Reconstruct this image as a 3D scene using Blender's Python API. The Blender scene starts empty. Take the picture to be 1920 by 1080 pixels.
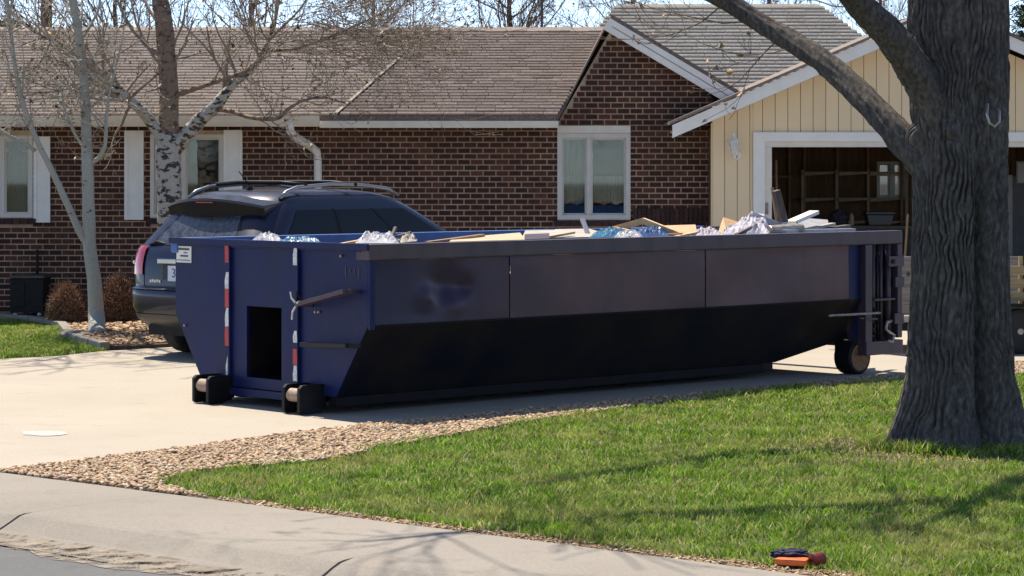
import bpy, math, random
import numpy as np
from mathutils import Vector, Matrix, noise as mnoise

# ------------------------------------------------------------------ camera, sky, sun
SC = bpy.context.scene
COL = SC.collection
F, YH, CH = 4700.0, 318.0, 1.95          # focal length and horizon row in photo pixels, camera height

cam = bpy.data.objects.new('camera', bpy.data.cameras.new('camera'))
COL.objects.link(cam)
cam.location = (0, 0, CH)
cam.rotation_euler = (math.radians(90), 0, 0)
cam.data.sensor_width = 36.0
cam.data.lens = 36.0 * F / 1920.0
cam.data.shift_y = -(540.0 - YH) / 1920.0
cam.data.clip_end = 2000
SC.camera = cam

SUN_EL = 62.0
SHADOW = Vector((0.5, -0.866, 0))        # the way shadows fall on the ground
sdir = Vector((SHADOW.x * math.cos(math.radians(SUN_EL)), SHADOW.y * math.cos(math.radians(SUN_EL)), -math.sin(math.radians(SUN_EL))))
world = bpy.data.worlds.new('World')
SC.world = world
world.use_nodes = True
wn = world.node_tree
bg = wn.nodes['Background']
sky = wn.nodes.new('ShaderNodeTexSky')
sky.sky_type = 'NISHITA'
sky.sun_disc = False
sky.sun_elevation = math.radians(SUN_EL)
sky.sun_rotation = math.atan2(-sdir.x, -sdir.y)
sky.altitude = 1600
sky.air_density = 0.52
sky.dust_density = 0.4
sky.ozone_density = 1.0
wn.links.new(sky.outputs[0], bg.inputs[0])
bg.inputs[1].default_value = 0.14

sl = bpy.data.lights.new('sun', 'SUN')
sl.energy = 3.8
sl.angle = math.radians(0.5)
sl.color = (1.0, 0.95, 0.86)
so = bpy.data.objects.new('sun', sl)
COL.objects.link(so)
so.rotation_euler = sdir.to_track_quat('-Z', 'Y').to_euler()
so.location = (-10, 40, 30)

SC.view_settings.view_transform = 'Standard'
SC.view_settings.look = 'None'
SC.view_settings.exposure = 0.98
SC.view_settings.gamma = 1.0
SC.view_settings.use_curve_mapping = False
SC.view_settings.use_white_balance = True      # the photograph is balanced for the shade
SC.view_settings.white_balance_temperature = 7200

rng = random.Random(7)
NR = np.random.default_rng(11)


def at(px, py, Y):
    return Vector(((px - 960) / F * Y, Y, CH - (py - YH) / F * Y))


def gp(px, py, z=0.0):
    Y = F * (CH - z) / (py - YH)
    return Vector(((px - 960) / F * Y, Y, z))


# ------------------------------------------------------------------ materials
def _n(nt, t, **kw):
    n = nt.nodes.new(t)
    for k, v in kw.items():
        setattr(n, k, v)
    return n


def ramp(nt, fac, stops):
    r = _n(nt, 'ShaderNodeValToRGB')
    els = r.color_ramp.elements
    while len(els) < len(stops):
        els.new(0.5)
    for e, (p, c) in zip(els, stops):
        e.position = p
        e.color = (*c, 1) if len(c) == 3 else c
    nt.links.new(fac, r.inputs[0])
    return r.outputs[0]


def noise_tex(nt, co, scale, detail=4, rough=0.55, stretch=None):
    if stretch:
        m = _n(nt, 'ShaderNodeMapping')
        m.inputs['Scale'].default_value = stretch
        nt.links.new(co, m.inputs[0])
        co = m.outputs[0]
    t = _n(nt, 'ShaderNodeTexNoise')
    t.inputs['Scale'].default_value = scale
    t.inputs['Detail'].default_value = detail
    t.inputs['Roughness'].default_value = rough
    nt.links.new(co, t.inputs['Vector'])
    return t.outputs['Fac']


def mix(nt, a, b, fac, mode='MIX'):
    m = _n(nt, 'ShaderNodeMix', data_type='RGBA', blend_type=mode)
    for v, i in ((fac, 0), (a, 6), (b, 7)):
        if isinstance(v, (int, float)):
            m.inputs[i].default_value = v
        elif isinstance(v, tuple):
            m.inputs[i].default_value = (*v, 1)
        else:
            nt.links.new(v, m.inputs[i])
    return m.outputs[2]


def new_mat(name):
    m = bpy.data.materials.new(name)
    m.use_nodes = True
    nt = m.node_tree
    b = nt.nodes['Principled BSDF']
    tc = _n(nt, 'ShaderNodeTexCoord')
    return m, nt, b, tc.outputs['Object']


def bump(nt, b, h, strength, dist):
    bp = _n(nt, 'ShaderNodeBump')
    bp.inputs['Strength'].default_value = strength
    bp.inputs['Distance'].default_value = dist
    nt.links.new(h, bp.inputs['Height'])
    nt.links.new(bp.outputs[0], b.inputs['Normal'])


def pm(name, c1, c2=None, scale=8, rough=0.6, metal=0, bmp=0, bdist=0.01, bscale=None, stretch=None, coat=0, spec=0.5, lo=0.35, hi=0.65):
    m, nt, b, co = new_mat(name)
    b.inputs['Roughness'].default_value = rough
    b.inputs['Metallic'].default_value = metal
    b.inputs['Coat Weight'].default_value = coat
    b.inputs['Coat Roughness'].default_value = 0.06
    b.inputs['Specular IOR Level'].default_value = spec
    if c2 is None:
        c2 = tuple(v * 0.82 for v in c1)
    f = noise_tex(nt, co, scale, stretch=stretch)
    nt.links.new(ramp(nt, f, [(lo, c2), (hi, c1)]), b.inputs['Base Color'])
    if bmp:
        bump(nt, b, noise_tex(nt, co, bscale or scale * 4, stretch=stretch), bmp, bdist)
    return m


def island_mat(name, stops, rough=0.8, patch=None, patch_scale=0.6, trans=0.0, fine=0, bmp=0, amount=0.85):
    """colour by piece: random per loose piece plus random per object"""
    m, nt, b, co = new_mat(name)
    b.inputs['Roughness'].default_value = rough
    b.inputs['Specular IOR Level'].default_value = 0.3
    g = _n(nt, 'ShaderNodeNewGeometry')
    oi = _n(nt, 'ShaderNodeObjectInfo')
    a = _n(nt, 'ShaderNodeMath', operation='ADD')
    nt.links.new(g.outputs['Random Per Island'], a.inputs[0])
    nt.links.new(oi.outputs['Random'], a.inputs[1])
    fr = _n(nt, 'ShaderNodeMath', operation='FRACT')
    nt.links.new(a.outputs[0], fr.inputs[0])
    c = ramp(nt, fr.outputs[0], stops)
    if patch:
        f = noise_tex(nt, g.outputs['Position'], patch_scale, 5, 0.65)
        c = mix(nt, c, patch, ramp(nt, f, [(0.46, (0, 0, 0)), (0.70, (amount, amount, amount))]))
    if fine:
        f = noise_tex(nt, g.outputs['Position'], fine, 4, 0.6)
        c = mix(nt, c, ramp(nt, f, [(0.3, (0.55, 0.55, 0.55)), (0.7, (1.15, 1.15, 1.15))]), 1.0, 'MULTIPLY')
        if bmp:
            bump(nt, b, f, bmp, 0.004)
    nt.links.new(c, b.inputs['Base Color'])
    if trans:
        t = _n(nt, 'ShaderNodeBsdfTranslucent')
        nt.links.new(c, t.inputs[0])
        ms = _n(nt, 'ShaderNodeMixShader')
        ms.inputs[0].default_value = trans
        nt.links.new(b.outputs[0], ms.inputs[1])
        nt.links.new(t.outputs[0], ms.inputs[2])
        nt.links.new(ms.outputs[0], nt.nodes['Material Output'].inputs[0])
    return m


def glass_mat(name, tint=(0.8, 0.85, 0.85), refl=1.45, clear=0.9):
    m, nt, b, co = new_mat(name)
    t = _n(nt, 'ShaderNodeBsdfTransparent')
    t.inputs[0].default_value = (*[v * clear for v in tint], 1)
    gl = _n(nt, 'ShaderNodeBsdfGlossy')
    gl.inputs['Roughness'].default_value = 0.02
    fr = _n(nt, 'ShaderNodeFresnel')
    fr.inputs[0].default_value = refl
    ms = _n(nt, 'ShaderNodeMixShader')
    nt.links.new(fr.outputs[0], ms.inputs[0])
    nt.links.new(t.outputs[0], ms.inputs[1])
    nt.links.new(gl.outputs[0], ms.inputs[2])
    nt.links.new(ms.outputs[0], nt.nodes['Material Output'].inputs[0])
    return m


M = {}


def concrete(name, c, c2, stain):
    m, nt, b, co = new_mat(name)
    b.inputs['Roughness'].default_value = 0.85
    b.inputs['Specular IOR Level'].default_value = 0.25
    f1 = noise_tex(nt, co, 0.5, 6, 0.6)
    f2 = noise_tex(nt, co, 60, 3, 0.7)
    f3 = noise_tex(nt, co, 3.0, 5, 0.65)
    col = ramp(nt, f1, [(0.3, c2), (0.7, c)])
    col = mix(nt, col, stain, ramp(nt, f3, [(0.56, (0, 0, 0)), (0.82, (0.6, 0.6, 0.6))]))
    col = mix(nt, col, ramp(nt, f2, [(0.3, (0.82, 0.82, 0.82)), (0.7, (1.08, 1.08, 1.08))]), 1.0, 'MULTIPLY')
    nt.links.new(col, b.inputs['Base Color'])
    bump(nt, b, f2, 0.35, 0.004)
    return m


M['drive'] = concrete('driveway_concrete', (0.43, 0.385, 0.325), (0.38, 0.335, 0.28), (0.30, 0.26, 0.215))
M['walk'] = concrete('walk_concrete', (0.30, 0.272, 0.24), (0.245, 0.222, 0.195), (0.17, 0.15, 0.125))
M['kerb'] = concrete('kerb_concrete', (0.40, 0.36, 0.31), (0.32, 0.29, 0.245), (0.20, 0.175, 0.14))
M['asphalt'] = concrete('asphalt', (0.15, 0.155, 0.16), (0.11, 0.112, 0.115), (0.22, 0.20, 0.17))
M['soil'] = pm('soil', (0.17, 0.12, 0.08), (0.07, 0.05, 0.032), 9, 0.95, bmp=0.6, bdist=0.02)
M['turf'] = pm('turf_soil', (0.10, 0.12, 0.035), (0.06, 0.05, 0.025), 6, 0.95, bmp=0.5, bdist=0.02)
M['dry_ground'] = pm('dry_ground', (0.20, 0.19, 0.11), (0.12, 0.12, 0.06), 0.4, 0.95)
M['gravel'] = island_mat('river_gravel', [(0.0, (0.46, 0.31, 0.18)), (0.2, (0.64, 0.47, 0.30)), (0.38, (0.30, 0.175, 0.105)), (0.55, (0.74, 0.60, 0.43)), (0.7, (0.38, 0.28, 0.20)), (0.85, (0.58, 0.36, 0.21)), (1.0, (0.16, 0.11, 0.08))], 0.7, fine=40)
M['litter'] = island_mat('leaf_litter', [(0.0, (0.32, 0.19, 0.11)), (0.35, (0.5, 0.33, 0.2)), (0.6, (0.22, 0.12, 0.07)), (0.8, (0.58, 0.43, 0.29)), (1.0, (0.40, 0.25, 0.16))], 0.85)
M['straw'] = island_mat('dead_grass', [(0.0, (0.29, 0.205, 0.12)), (0.4, (0.38, 0.28, 0.165)), (0.7, (0.17, 0.11, 0.065)), (1.0, (0.24, 0.16, 0.09))], 0.85)
M['grass'] = island_mat('grass', [(0.0, (0.07, 0.19, 0.012)), (0.3, (0.19, 0.38, 0.025)), (0.5, (0.32, 0.52, 0.05)), (0.68, (0.06, 0.16, 0.012)), (0.82, (0.40, 0.53, 0.09)), (0.91, (0.62, 0.55, 0.26)), (1.0, (0.72, 0.62, 0.36))], 0.5, patch=(0.60, 0.52, 0.20), patch_scale=1.1, trans=0.42, amount=0.55, fine=3.5)
M['brick'] = island_mat('brick', [(0.0, (0.060, 0.023, 0.017)), (0.3, (0.085, 0.031, 0.022)), (0.5, (0.048, 0.020, 0.016)), (0.72, (0.115, 0.043, 0.028)), (0.88, (0.14, 0.056, 0.035)), (1.0, (0.058, 0.024, 0.019))], 0.85, patch=(0.040, 0.019, 0.017), patch_scale=1.4, amount=0.5, fine=45, bmp=0.4)
M['brick_dark'] = island_mat('soldier_brick', [(0, (0.05, 0.028, 0.026)), (1, (0.085, 0.045, 0.04))], 0.85, fine=45)
M['mortar'] = pm('mortar', (0.56, 0.42, 0.31), (0.33, 0.24, 0.18), 2.5, 0.95, bmp=0.3, bscale=70)
M['shingle'] = island_mat('asphalt_shingle', [(0.0, (0.28, 0.23, 0.20)), (0.3, (0.31, 0.255, 0.225)), (0.55, (0.26, 0.21, 0.185)), (0.8, (0.34, 0.28, 0.245)), (1.0, (0.285, 0.235, 0.20))], 0.95, fine=30)
M['shingle_dark'] = island_mat('weathered_shingle', [(0.0, (0.20, 0.158, 0.14)), (0.4, (0.25, 0.20, 0.18)), (0.7, (0.175, 0.138, 0.122)), (1.0, (0.28, 0.228, 0.20))], 0.95, fine=30)
M['shingle_pale'] = island_mat('pale_shingle', [(0.0, (0.34, 0.31, 0.275)), (0.5, (0.40, 0.365, 0.32)), (1.0, (0.31, 0.28, 0.25))], 0.95, fine=30)
M['trim'] = pm('white_paint', (0.84, 0.82, 0.78), (0.78, 0.76, 0.72), 6, 0.5)
M['gutter'] = pm('cream_gutter', (0.76, 0.70, 0.60), (0.68, 0.62, 0.53), 5, 0.45)
M['shutter'] = pm('pale_shutter', (0.82, 0.82, 0.80), (0.75, 0.75, 0.73), 5, 0.5)
M['siding'] = island_mat('cream_siding', [(0.0, (0.80, 0.63, 0.41)), (0.5, (0.83, 0.66, 0.44)), (1.0, (0.78, 0.61, 0.395))], 0.7)
M['siding_joint'] = pm('siding_backing', (0.42, 0.32, 0.20), (0.34, 0.26, 0.16), 8, 0.8)
M['vinyl'] = pm('white_vinyl', (0.62, 0.60, 0.56), (0.55, 0.53, 0.49), 4, 0.4)
M['glass'] = glass_mat('window_glass', refl=1.6)
M['interior'] = pm('dark_interior', (0.06, 0.055, 0.05), None, 3, 0.9)
M['curtain'] = pm('curtain', (0.78, 0.74, 0.66), (0.42, 0.39, 0.34), 7, 0.9, stretch=(9, 9, 0.4))
M['blind'] = pm('grey_blind', (0.30, 0.30, 0.33), None, 5, 0.8)
M['roller_blind'] = pm('pale_roller_blind', (0.50, 0.50, 0.52), (0.47, 0.47, 0.49), 2, 0.8)
M['redcloth'] = pm('dark_red_cloth', (0.12, 0.015, 0.025), None, 6, 0.9)
M['ply'] = pm('bare_plywood', (0.20, 0.105, 0.05), (0.13, 0.065, 0.03), 4, 0.8, stretch=(6, 6, 0.8))
M['stud'] = pm('wood_stud', (0.34, 0.21, 0.12), (0.25, 0.15, 0.085), 5, 0.8, stretch=(5, 5, 0.8))
M['shelf'] = pm('shelf_wood', (0.42, 0.30, 0.20), (0.33, 0.23, 0.15), 5, 0.75)
M['stucco'] = pm('pale_stucco', (0.66, 0.62, 0.58), (0.56, 0.52, 0.49), 6, 0.9, bmp=0.4)
M['navy'] = None
M['black'] = pm('black_metal', (0.007, 0.007, 0.009), (0.013, 0.012, 0.014), 12, 0.5, spec=0.2)
M['rubber'] = pm('tyre_rubber', (0.018, 0.018, 0.02), (0.028, 0.027, 0.026), 20, 0.85)
M['steel'] = pm('worn_steel', (0.42, 0.40, 0.38), (0.26, 0.22, 0.19), 25, 0.45, metal=0.7)
M['roller'] = pm('worn_roller', (0.40, 0.30, 0.24), (0.26, 0.18, 0.14), 25, 0.6, metal=0.2)
M['rust'] = pm('rusty_steel', (0.30, 0.15, 0.075), (0.16, 0.075, 0.035), 22, 0.75, bmp=0.3)
M['tape_red'] = pm('red_tape', (0.55, 0.035, 0.04), (0.35, 0.03, 0.035), 40, 0.4)
M['tape_white'] = pm('white_tape', (0.78, 0.78, 0.78), (0.5, 0.5, 0.52), 45, 0.4)
M['paper'] = pm('white_sticker', (0.80, 0.79, 0.77), None, 9, 0.5)
M['ink'] = pm('dark_print', (0.05, 0.05, 0.06), None, 9, 0.6)
M['rope'] = pm('pale_rope', (0.62, 0.62, 0.62), None, 30, 0.8)
M['car'] = pm('dark_blue_car_paint', (0.004, 0.007, 0.028), (0.003, 0.006, 0.024), 3, 0.32, metal=0.2, coat=0.5)
M['car_glass'] = pm('tinted_car_glass', (0.003, 0.0035, 0.005), None, 3, 0.05, spec=0.4)
M['car_rear_glass'] = pm('dusty_rear_glass', (0.07, 0.085, 0.11), (0.02, 0.025, 0.035), 22, 0.18, spec=0.7)
M['rail_metal'] = pm('dull_rail_metal', (0.30, 0.31, 0.33), (0.24, 0.25, 0.27), 3, 0.35, metal=0.8)
M['chrome'] = pm('satin_chrome', (0.72, 0.73, 0.75), None, 3, 0.18, metal=1)
M['lamp_red'] = pm('red_lamp_lens', (0.55, 0.02, 0.025), (0.40, 0.012, 0.018), 14, 0.12, coat=1)
M['plate'] = pm('plate', (0.62, 0.70, 0.80), None, 8, 0.4)
M['plate_ink'] = pm('plate_ink', (0.03, 0.08, 0.16), None, 8, 0.5)
M['weathered'] = pm('weathered_board', (0.30, 0.265, 0.235), (0.19, 0.165, 0.145), 6, 0.85, stretch=(0.6, 4, 9))
M['pine'] = pm('yellowed_board', (0.42, 0.32, 0.17), (0.30, 0.22, 0.11), 6, 0.8, stretch=(0.6, 4, 9))
M['wood'] = pm('raw_lumber', (0.62, 0.41, 0.22), (0.50, 0.31, 0.16), 6, 0.7, stretch=(1, 5, 5))
M['orange_wood'] = pm('orange_veneer', (0.50, 0.24, 0.085), (0.40, 0.18, 0.06), 6, 0.6, stretch=(1, 4, 4))
M['tan_ply'] = pm('tan_plywood', (0.55, 0.41, 0.27), (0.44, 0.32, 0.20), 7, 0.8)
M['grey_panel'] = pm('grey_panel', (0.42, 0.39, 0.34), (0.33, 0.30, 0.26), 6, 0.7)
M['tarp'] = pm('blue_tarp', (0.012, 0.07, 0.22), (0.008, 0.035, 0.12), 9, 0.35)
M['teal'] = pm('teal_film', (0.025, 0.17, 0.27), (0.015, 0.08, 0.17), 9, 0.35)
M['bag'] = pm('white_plastic', (0.50, 0.50, 0.53), (0.36, 0.36, 0.40), 7, 0.4)
M['lilac'] = pm('pale_sheet', (0.46, 0.44, 0.50), (0.34, 0.32, 0.38), 5, 0.6)
M['dark_wood'] = pm('dark_post', (0.11, 0.085, 0.07), (0.07, 0.052, 0.042), 8, 0.7, stretch=(5, 5, 0.7))
M['rubble'] = island_mat('mixed_rubble', [(0, (0.20, 0.14, 0.09)), (0.3, (0.33, 0.27, 0.2)), (0.5, (0.08, 0.08, 0.1)), (0.75, (0.4, 0.3, 0.19)), (1, (0.15, 0.15, 0.18))], 0.85)
M['darkcloth'] = pm('dark_purple_cloth', (0.045, 0.035, 0.055), None, 8, 0.9)
M['binblack'] = pm('dark_bin_plastic', (0.03, 0.035, 0.035), None, 8, 0.4)
M['orange'] = pm('orange_plastic', (0.80, 0.17, 0.03), (0.62, 0.11, 0.02), 14, 0.45)
M['navycloth'] = pm('navy_fabric', (0.010, 0.010, 0.05), None, 14, 0.85)
M['redclay'] = pm('rusty_red', (0.25, 0.025, 0.012), (0.12, 0.012, 0.008), 22, 0.5)
M['twig_tan'] = pm('tan_twig', (0.36, 0.30, 0.245), (0.22, 0.175, 0.14), 10, 0.85)
M['twig_pale'] = pm('pale_twig', (0.46, 0.42, 0.36), (0.28, 0.24, 0.2), 10, 0.85)
M['twig_brown'] = pm('brown_twig', (0.17, 0.115, 0.08), (0.10, 0.07, 0.05), 10, 0.85)
M['bud'] = island_mat('bud', [(0, (0.36, 0.26, 0.17)), (0.5, (0.48, 0.40, 0.26)), (1, (0.27, 0.16, 0.09))], 0.8)
M['shrub'] = island_mat('dry_shrub', [(0, (0.20, 0.105, 0.065)), (0.35, (0.30, 0.165, 0.10)), (0.7, (0.14, 0.075, 0.05)), (1, (0.40, 0.25, 0.15))], 0.85)
M['needle'] = island_mat('conifer_needle', [(0, (0.035, 0.06, 0.025)), (0.5, (0.055, 0.085, 0.03)), (1, (0.025, 0.045, 0.02))], 0.7)
M['pole'] = pm('pole_wood', (0.20, 0.12, 0.08), (0.13, 0.075, 0.05), 5, 0.9, stretch=(6, 6, 0.5))
M['lampglass'] = pm('frosted_lamp_glass', (0.62, 0.64, 0.62), None, 9, 0.15)


def paint_navy():
    m, nt, b, co = new_mat('navy_dumpster_paint')
    f = noise_tex(nt, co, 2.2, 6, 0.62)
    col = ramp(nt, f, [(0.3, (0.005, 0.010, 0.058)), (0.62, (0.008, 0.016, 0.085))])
    s = noise_tex(nt, co, 9, 6, 0.7, stretch=(1, 1, 0.12))
    col = mix(nt, col, (0.026, 0.028, 0.085), ramp(nt, s, [(0.55, (0, 0, 0)), (0.8, (0.55, 0.55, 0.55))]))
    sc = noise_tex(nt, co, 38, 3, 0.6)
    col = mix(nt, col, (0.10, 0.085, 0.10), ramp(nt, sc, [(0.68, (0, 0, 0)), (0.76, (0.55, 0.55, 0.55))]))
    nt.links.new(col, b.inputs['Base Color'])
    b.inputs['Specular IOR Level'].default_value = 0.22
    r = ramp(nt, f, [(0.3, (0.34, 0.34, 0.34)), (0.7, (0.55, 0.55, 0.55))])
    nt.links.new(r, b.inputs['Roughness'])
    bump(nt, b, noise_tex(nt, co, 1.6, 2), 0.25, 0.03)
    return m


def paint_panel_reflection():
    """container side panels, reflected brown surroundings painted into the colour"""
    m, nt, b, co = new_mat('dumpster_panel_reflection')
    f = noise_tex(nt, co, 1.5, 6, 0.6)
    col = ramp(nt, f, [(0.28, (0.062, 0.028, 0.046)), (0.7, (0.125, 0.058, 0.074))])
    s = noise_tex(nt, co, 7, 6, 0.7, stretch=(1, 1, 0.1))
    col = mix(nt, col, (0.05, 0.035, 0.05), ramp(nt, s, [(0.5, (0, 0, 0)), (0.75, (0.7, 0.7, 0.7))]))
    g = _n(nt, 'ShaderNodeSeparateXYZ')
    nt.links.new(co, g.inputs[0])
    refl_mix = _n(nt, 'ShaderNodeMapRange')
    refl_mix.inputs[1].default_value, refl_mix.inputs[2].default_value = 0.3, 2.2
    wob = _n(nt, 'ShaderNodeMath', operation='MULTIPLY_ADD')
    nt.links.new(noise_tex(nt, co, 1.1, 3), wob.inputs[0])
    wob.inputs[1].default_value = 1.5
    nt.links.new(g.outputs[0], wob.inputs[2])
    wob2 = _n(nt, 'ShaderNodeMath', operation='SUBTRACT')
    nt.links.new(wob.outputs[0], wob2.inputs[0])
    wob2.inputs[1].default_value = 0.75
    nt.links.new(wob2.outputs[0], refl_mix.inputs[0])
    col = mix(nt, (0.014, 0.014, 0.055), col, refl_mix.outputs[0])  # navy near the front end, the painted reflection grows along the side
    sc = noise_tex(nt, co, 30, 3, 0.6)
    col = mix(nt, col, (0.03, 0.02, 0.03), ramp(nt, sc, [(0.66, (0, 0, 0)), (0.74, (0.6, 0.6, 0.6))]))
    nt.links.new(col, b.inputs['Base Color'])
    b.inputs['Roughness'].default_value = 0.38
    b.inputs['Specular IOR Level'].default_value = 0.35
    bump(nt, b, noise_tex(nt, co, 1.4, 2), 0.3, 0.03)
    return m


M['navy'] = paint_navy()
M['panel_reflection'] = paint_panel_reflection()
M['navy_dark'] = pm('dark_paint_bounce', (0.004, 0.004, 0.012), (0.016, 0.012, 0.010), 2.2, 0.45, spec=0.3, bmp=0.3, bdist=0.02, bscale=1.7)  # brownish noise lifts the dark colour like light bounced off the ground
M['navy_rail'] = pm('worn_rail_paint', (0.082, 0.05, 0.07), (0.045, 0.03, 0.048), 5, 0.45, stretch=(1, 1, 0.3))
M['navy_sill'] = pm('sill_paint', (0.010, 0.008, 0.011), (0.006, 0.005, 0.008), 5, 0.7, spec=0.2)
M['lit_inside_blue'] = pm('lit_blue_inside', (0.035, 0.13, 0.40), (0.025, 0.09, 0.28), 4, 0.5)  # lighter than the navy paint: light on the far inner wall is painted in


def bark_ash():
    m, nt, b, co = new_mat('ash_bark')
    f = noise_tex(nt, co, 34, 4, 0.6, stretch=(1, 1, 0.45))
    f2 = noise_tex(nt, co, 2.0, 4)
    col = ramp(nt, f, [(0.30, (0.050, 0.044, 0.042)), (0.5, (0.092, 0.083, 0.078)), (0.72, (0.17, 0.155, 0.145))])
    col = mix(nt, col, ramp(nt, f2, [(0.3, (0.7, 0.7, 0.75)), (0.7, (1.1, 1.08, 1.05))]), 1.0, 'MULTIPLY')
    nt.links.new(col, b.inputs['Base Color'])
    b.inputs['Roughness'].default_value = 0.95
    b.inputs['Specular IOR Level'].default_value = 0.15
    bump(nt, b, f, 0.35, 0.008)
    return m


def bark_pale(name, base, scar, sz, lo, hi):
    m, nt, b, co = new_mat(name)
    f = noise_tex(nt, co, sz, 3, 0.55, stretch=(1, 1, 1.9))
    f2 = noise_tex(nt, co, 40, 4)
    col = ramp(nt, f2, [(0.3, tuple(v * 0.78 for v in base)), (0.7, base)])
    col = mix(nt, col, scar, ramp(nt, f, [(lo, (0, 0, 0)), (hi, (1, 1, 1))]))
    nt.links.new(col, b.inputs['Base Color'])
    b.inputs['Roughness'].default_value = 0.85
    bump(nt, b, f2, 0.4, 0.006)
    return m


M['ash'] = bark_ash()
M['aspen'] = bark_pale('aspen_bark', (0.42, 0.41, 0.35), (0.05, 0.045, 0.04), 7, 0.66, 0.72)
M['birch'] = bark_pale('birch_bark', (0.48, 0.45, 0.40), (0.05, 0.04, 0.035), 9, 0.52, 0.58)
M['birch_upper'] = bark_pale('birch_upper_bark', (0.30, 0.21, 0.15), (0.10, 0.075, 0.06), 10, 0.52, 0.62)

# ------------------------------------------------------------------ mesh helpers
ROOTS = {}


def tag(o, label=None, cat=None, group=None, kind=None):
    if label: o['label'] = label
    if cat: o['category'] = cat
    if group: o['group'] = group
    if kind: o['kind'] = kind
    return o


def thing(name, label, cat, loc=(0, 0, 0), rotz=0.0, group=None, worldly=True):
    """an Empty at the thing's base. worldly: its parts are built in world coordinates"""
    o = bpy.data.objects.new(name, None)
    o.empty_display_size = 0.2
    COL.objects.link(o)
    o.location = loc
    o.rotation_euler = (0, 0, rotz)
    tag(o, label, cat, group)
    if worldly:
        ROOTS[o.name] = Matrix.Translation(Vector(loc)) @ Matrix.Rotation(rotz, 4, 'Z')
    return o


def adopt(o, parent):
    if parent is not None:
        o.parent = parent
        if parent.name in ROOTS:
            o.matrix_parent_inverse = ROOTS[parent.name].inverted()
    return o


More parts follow.
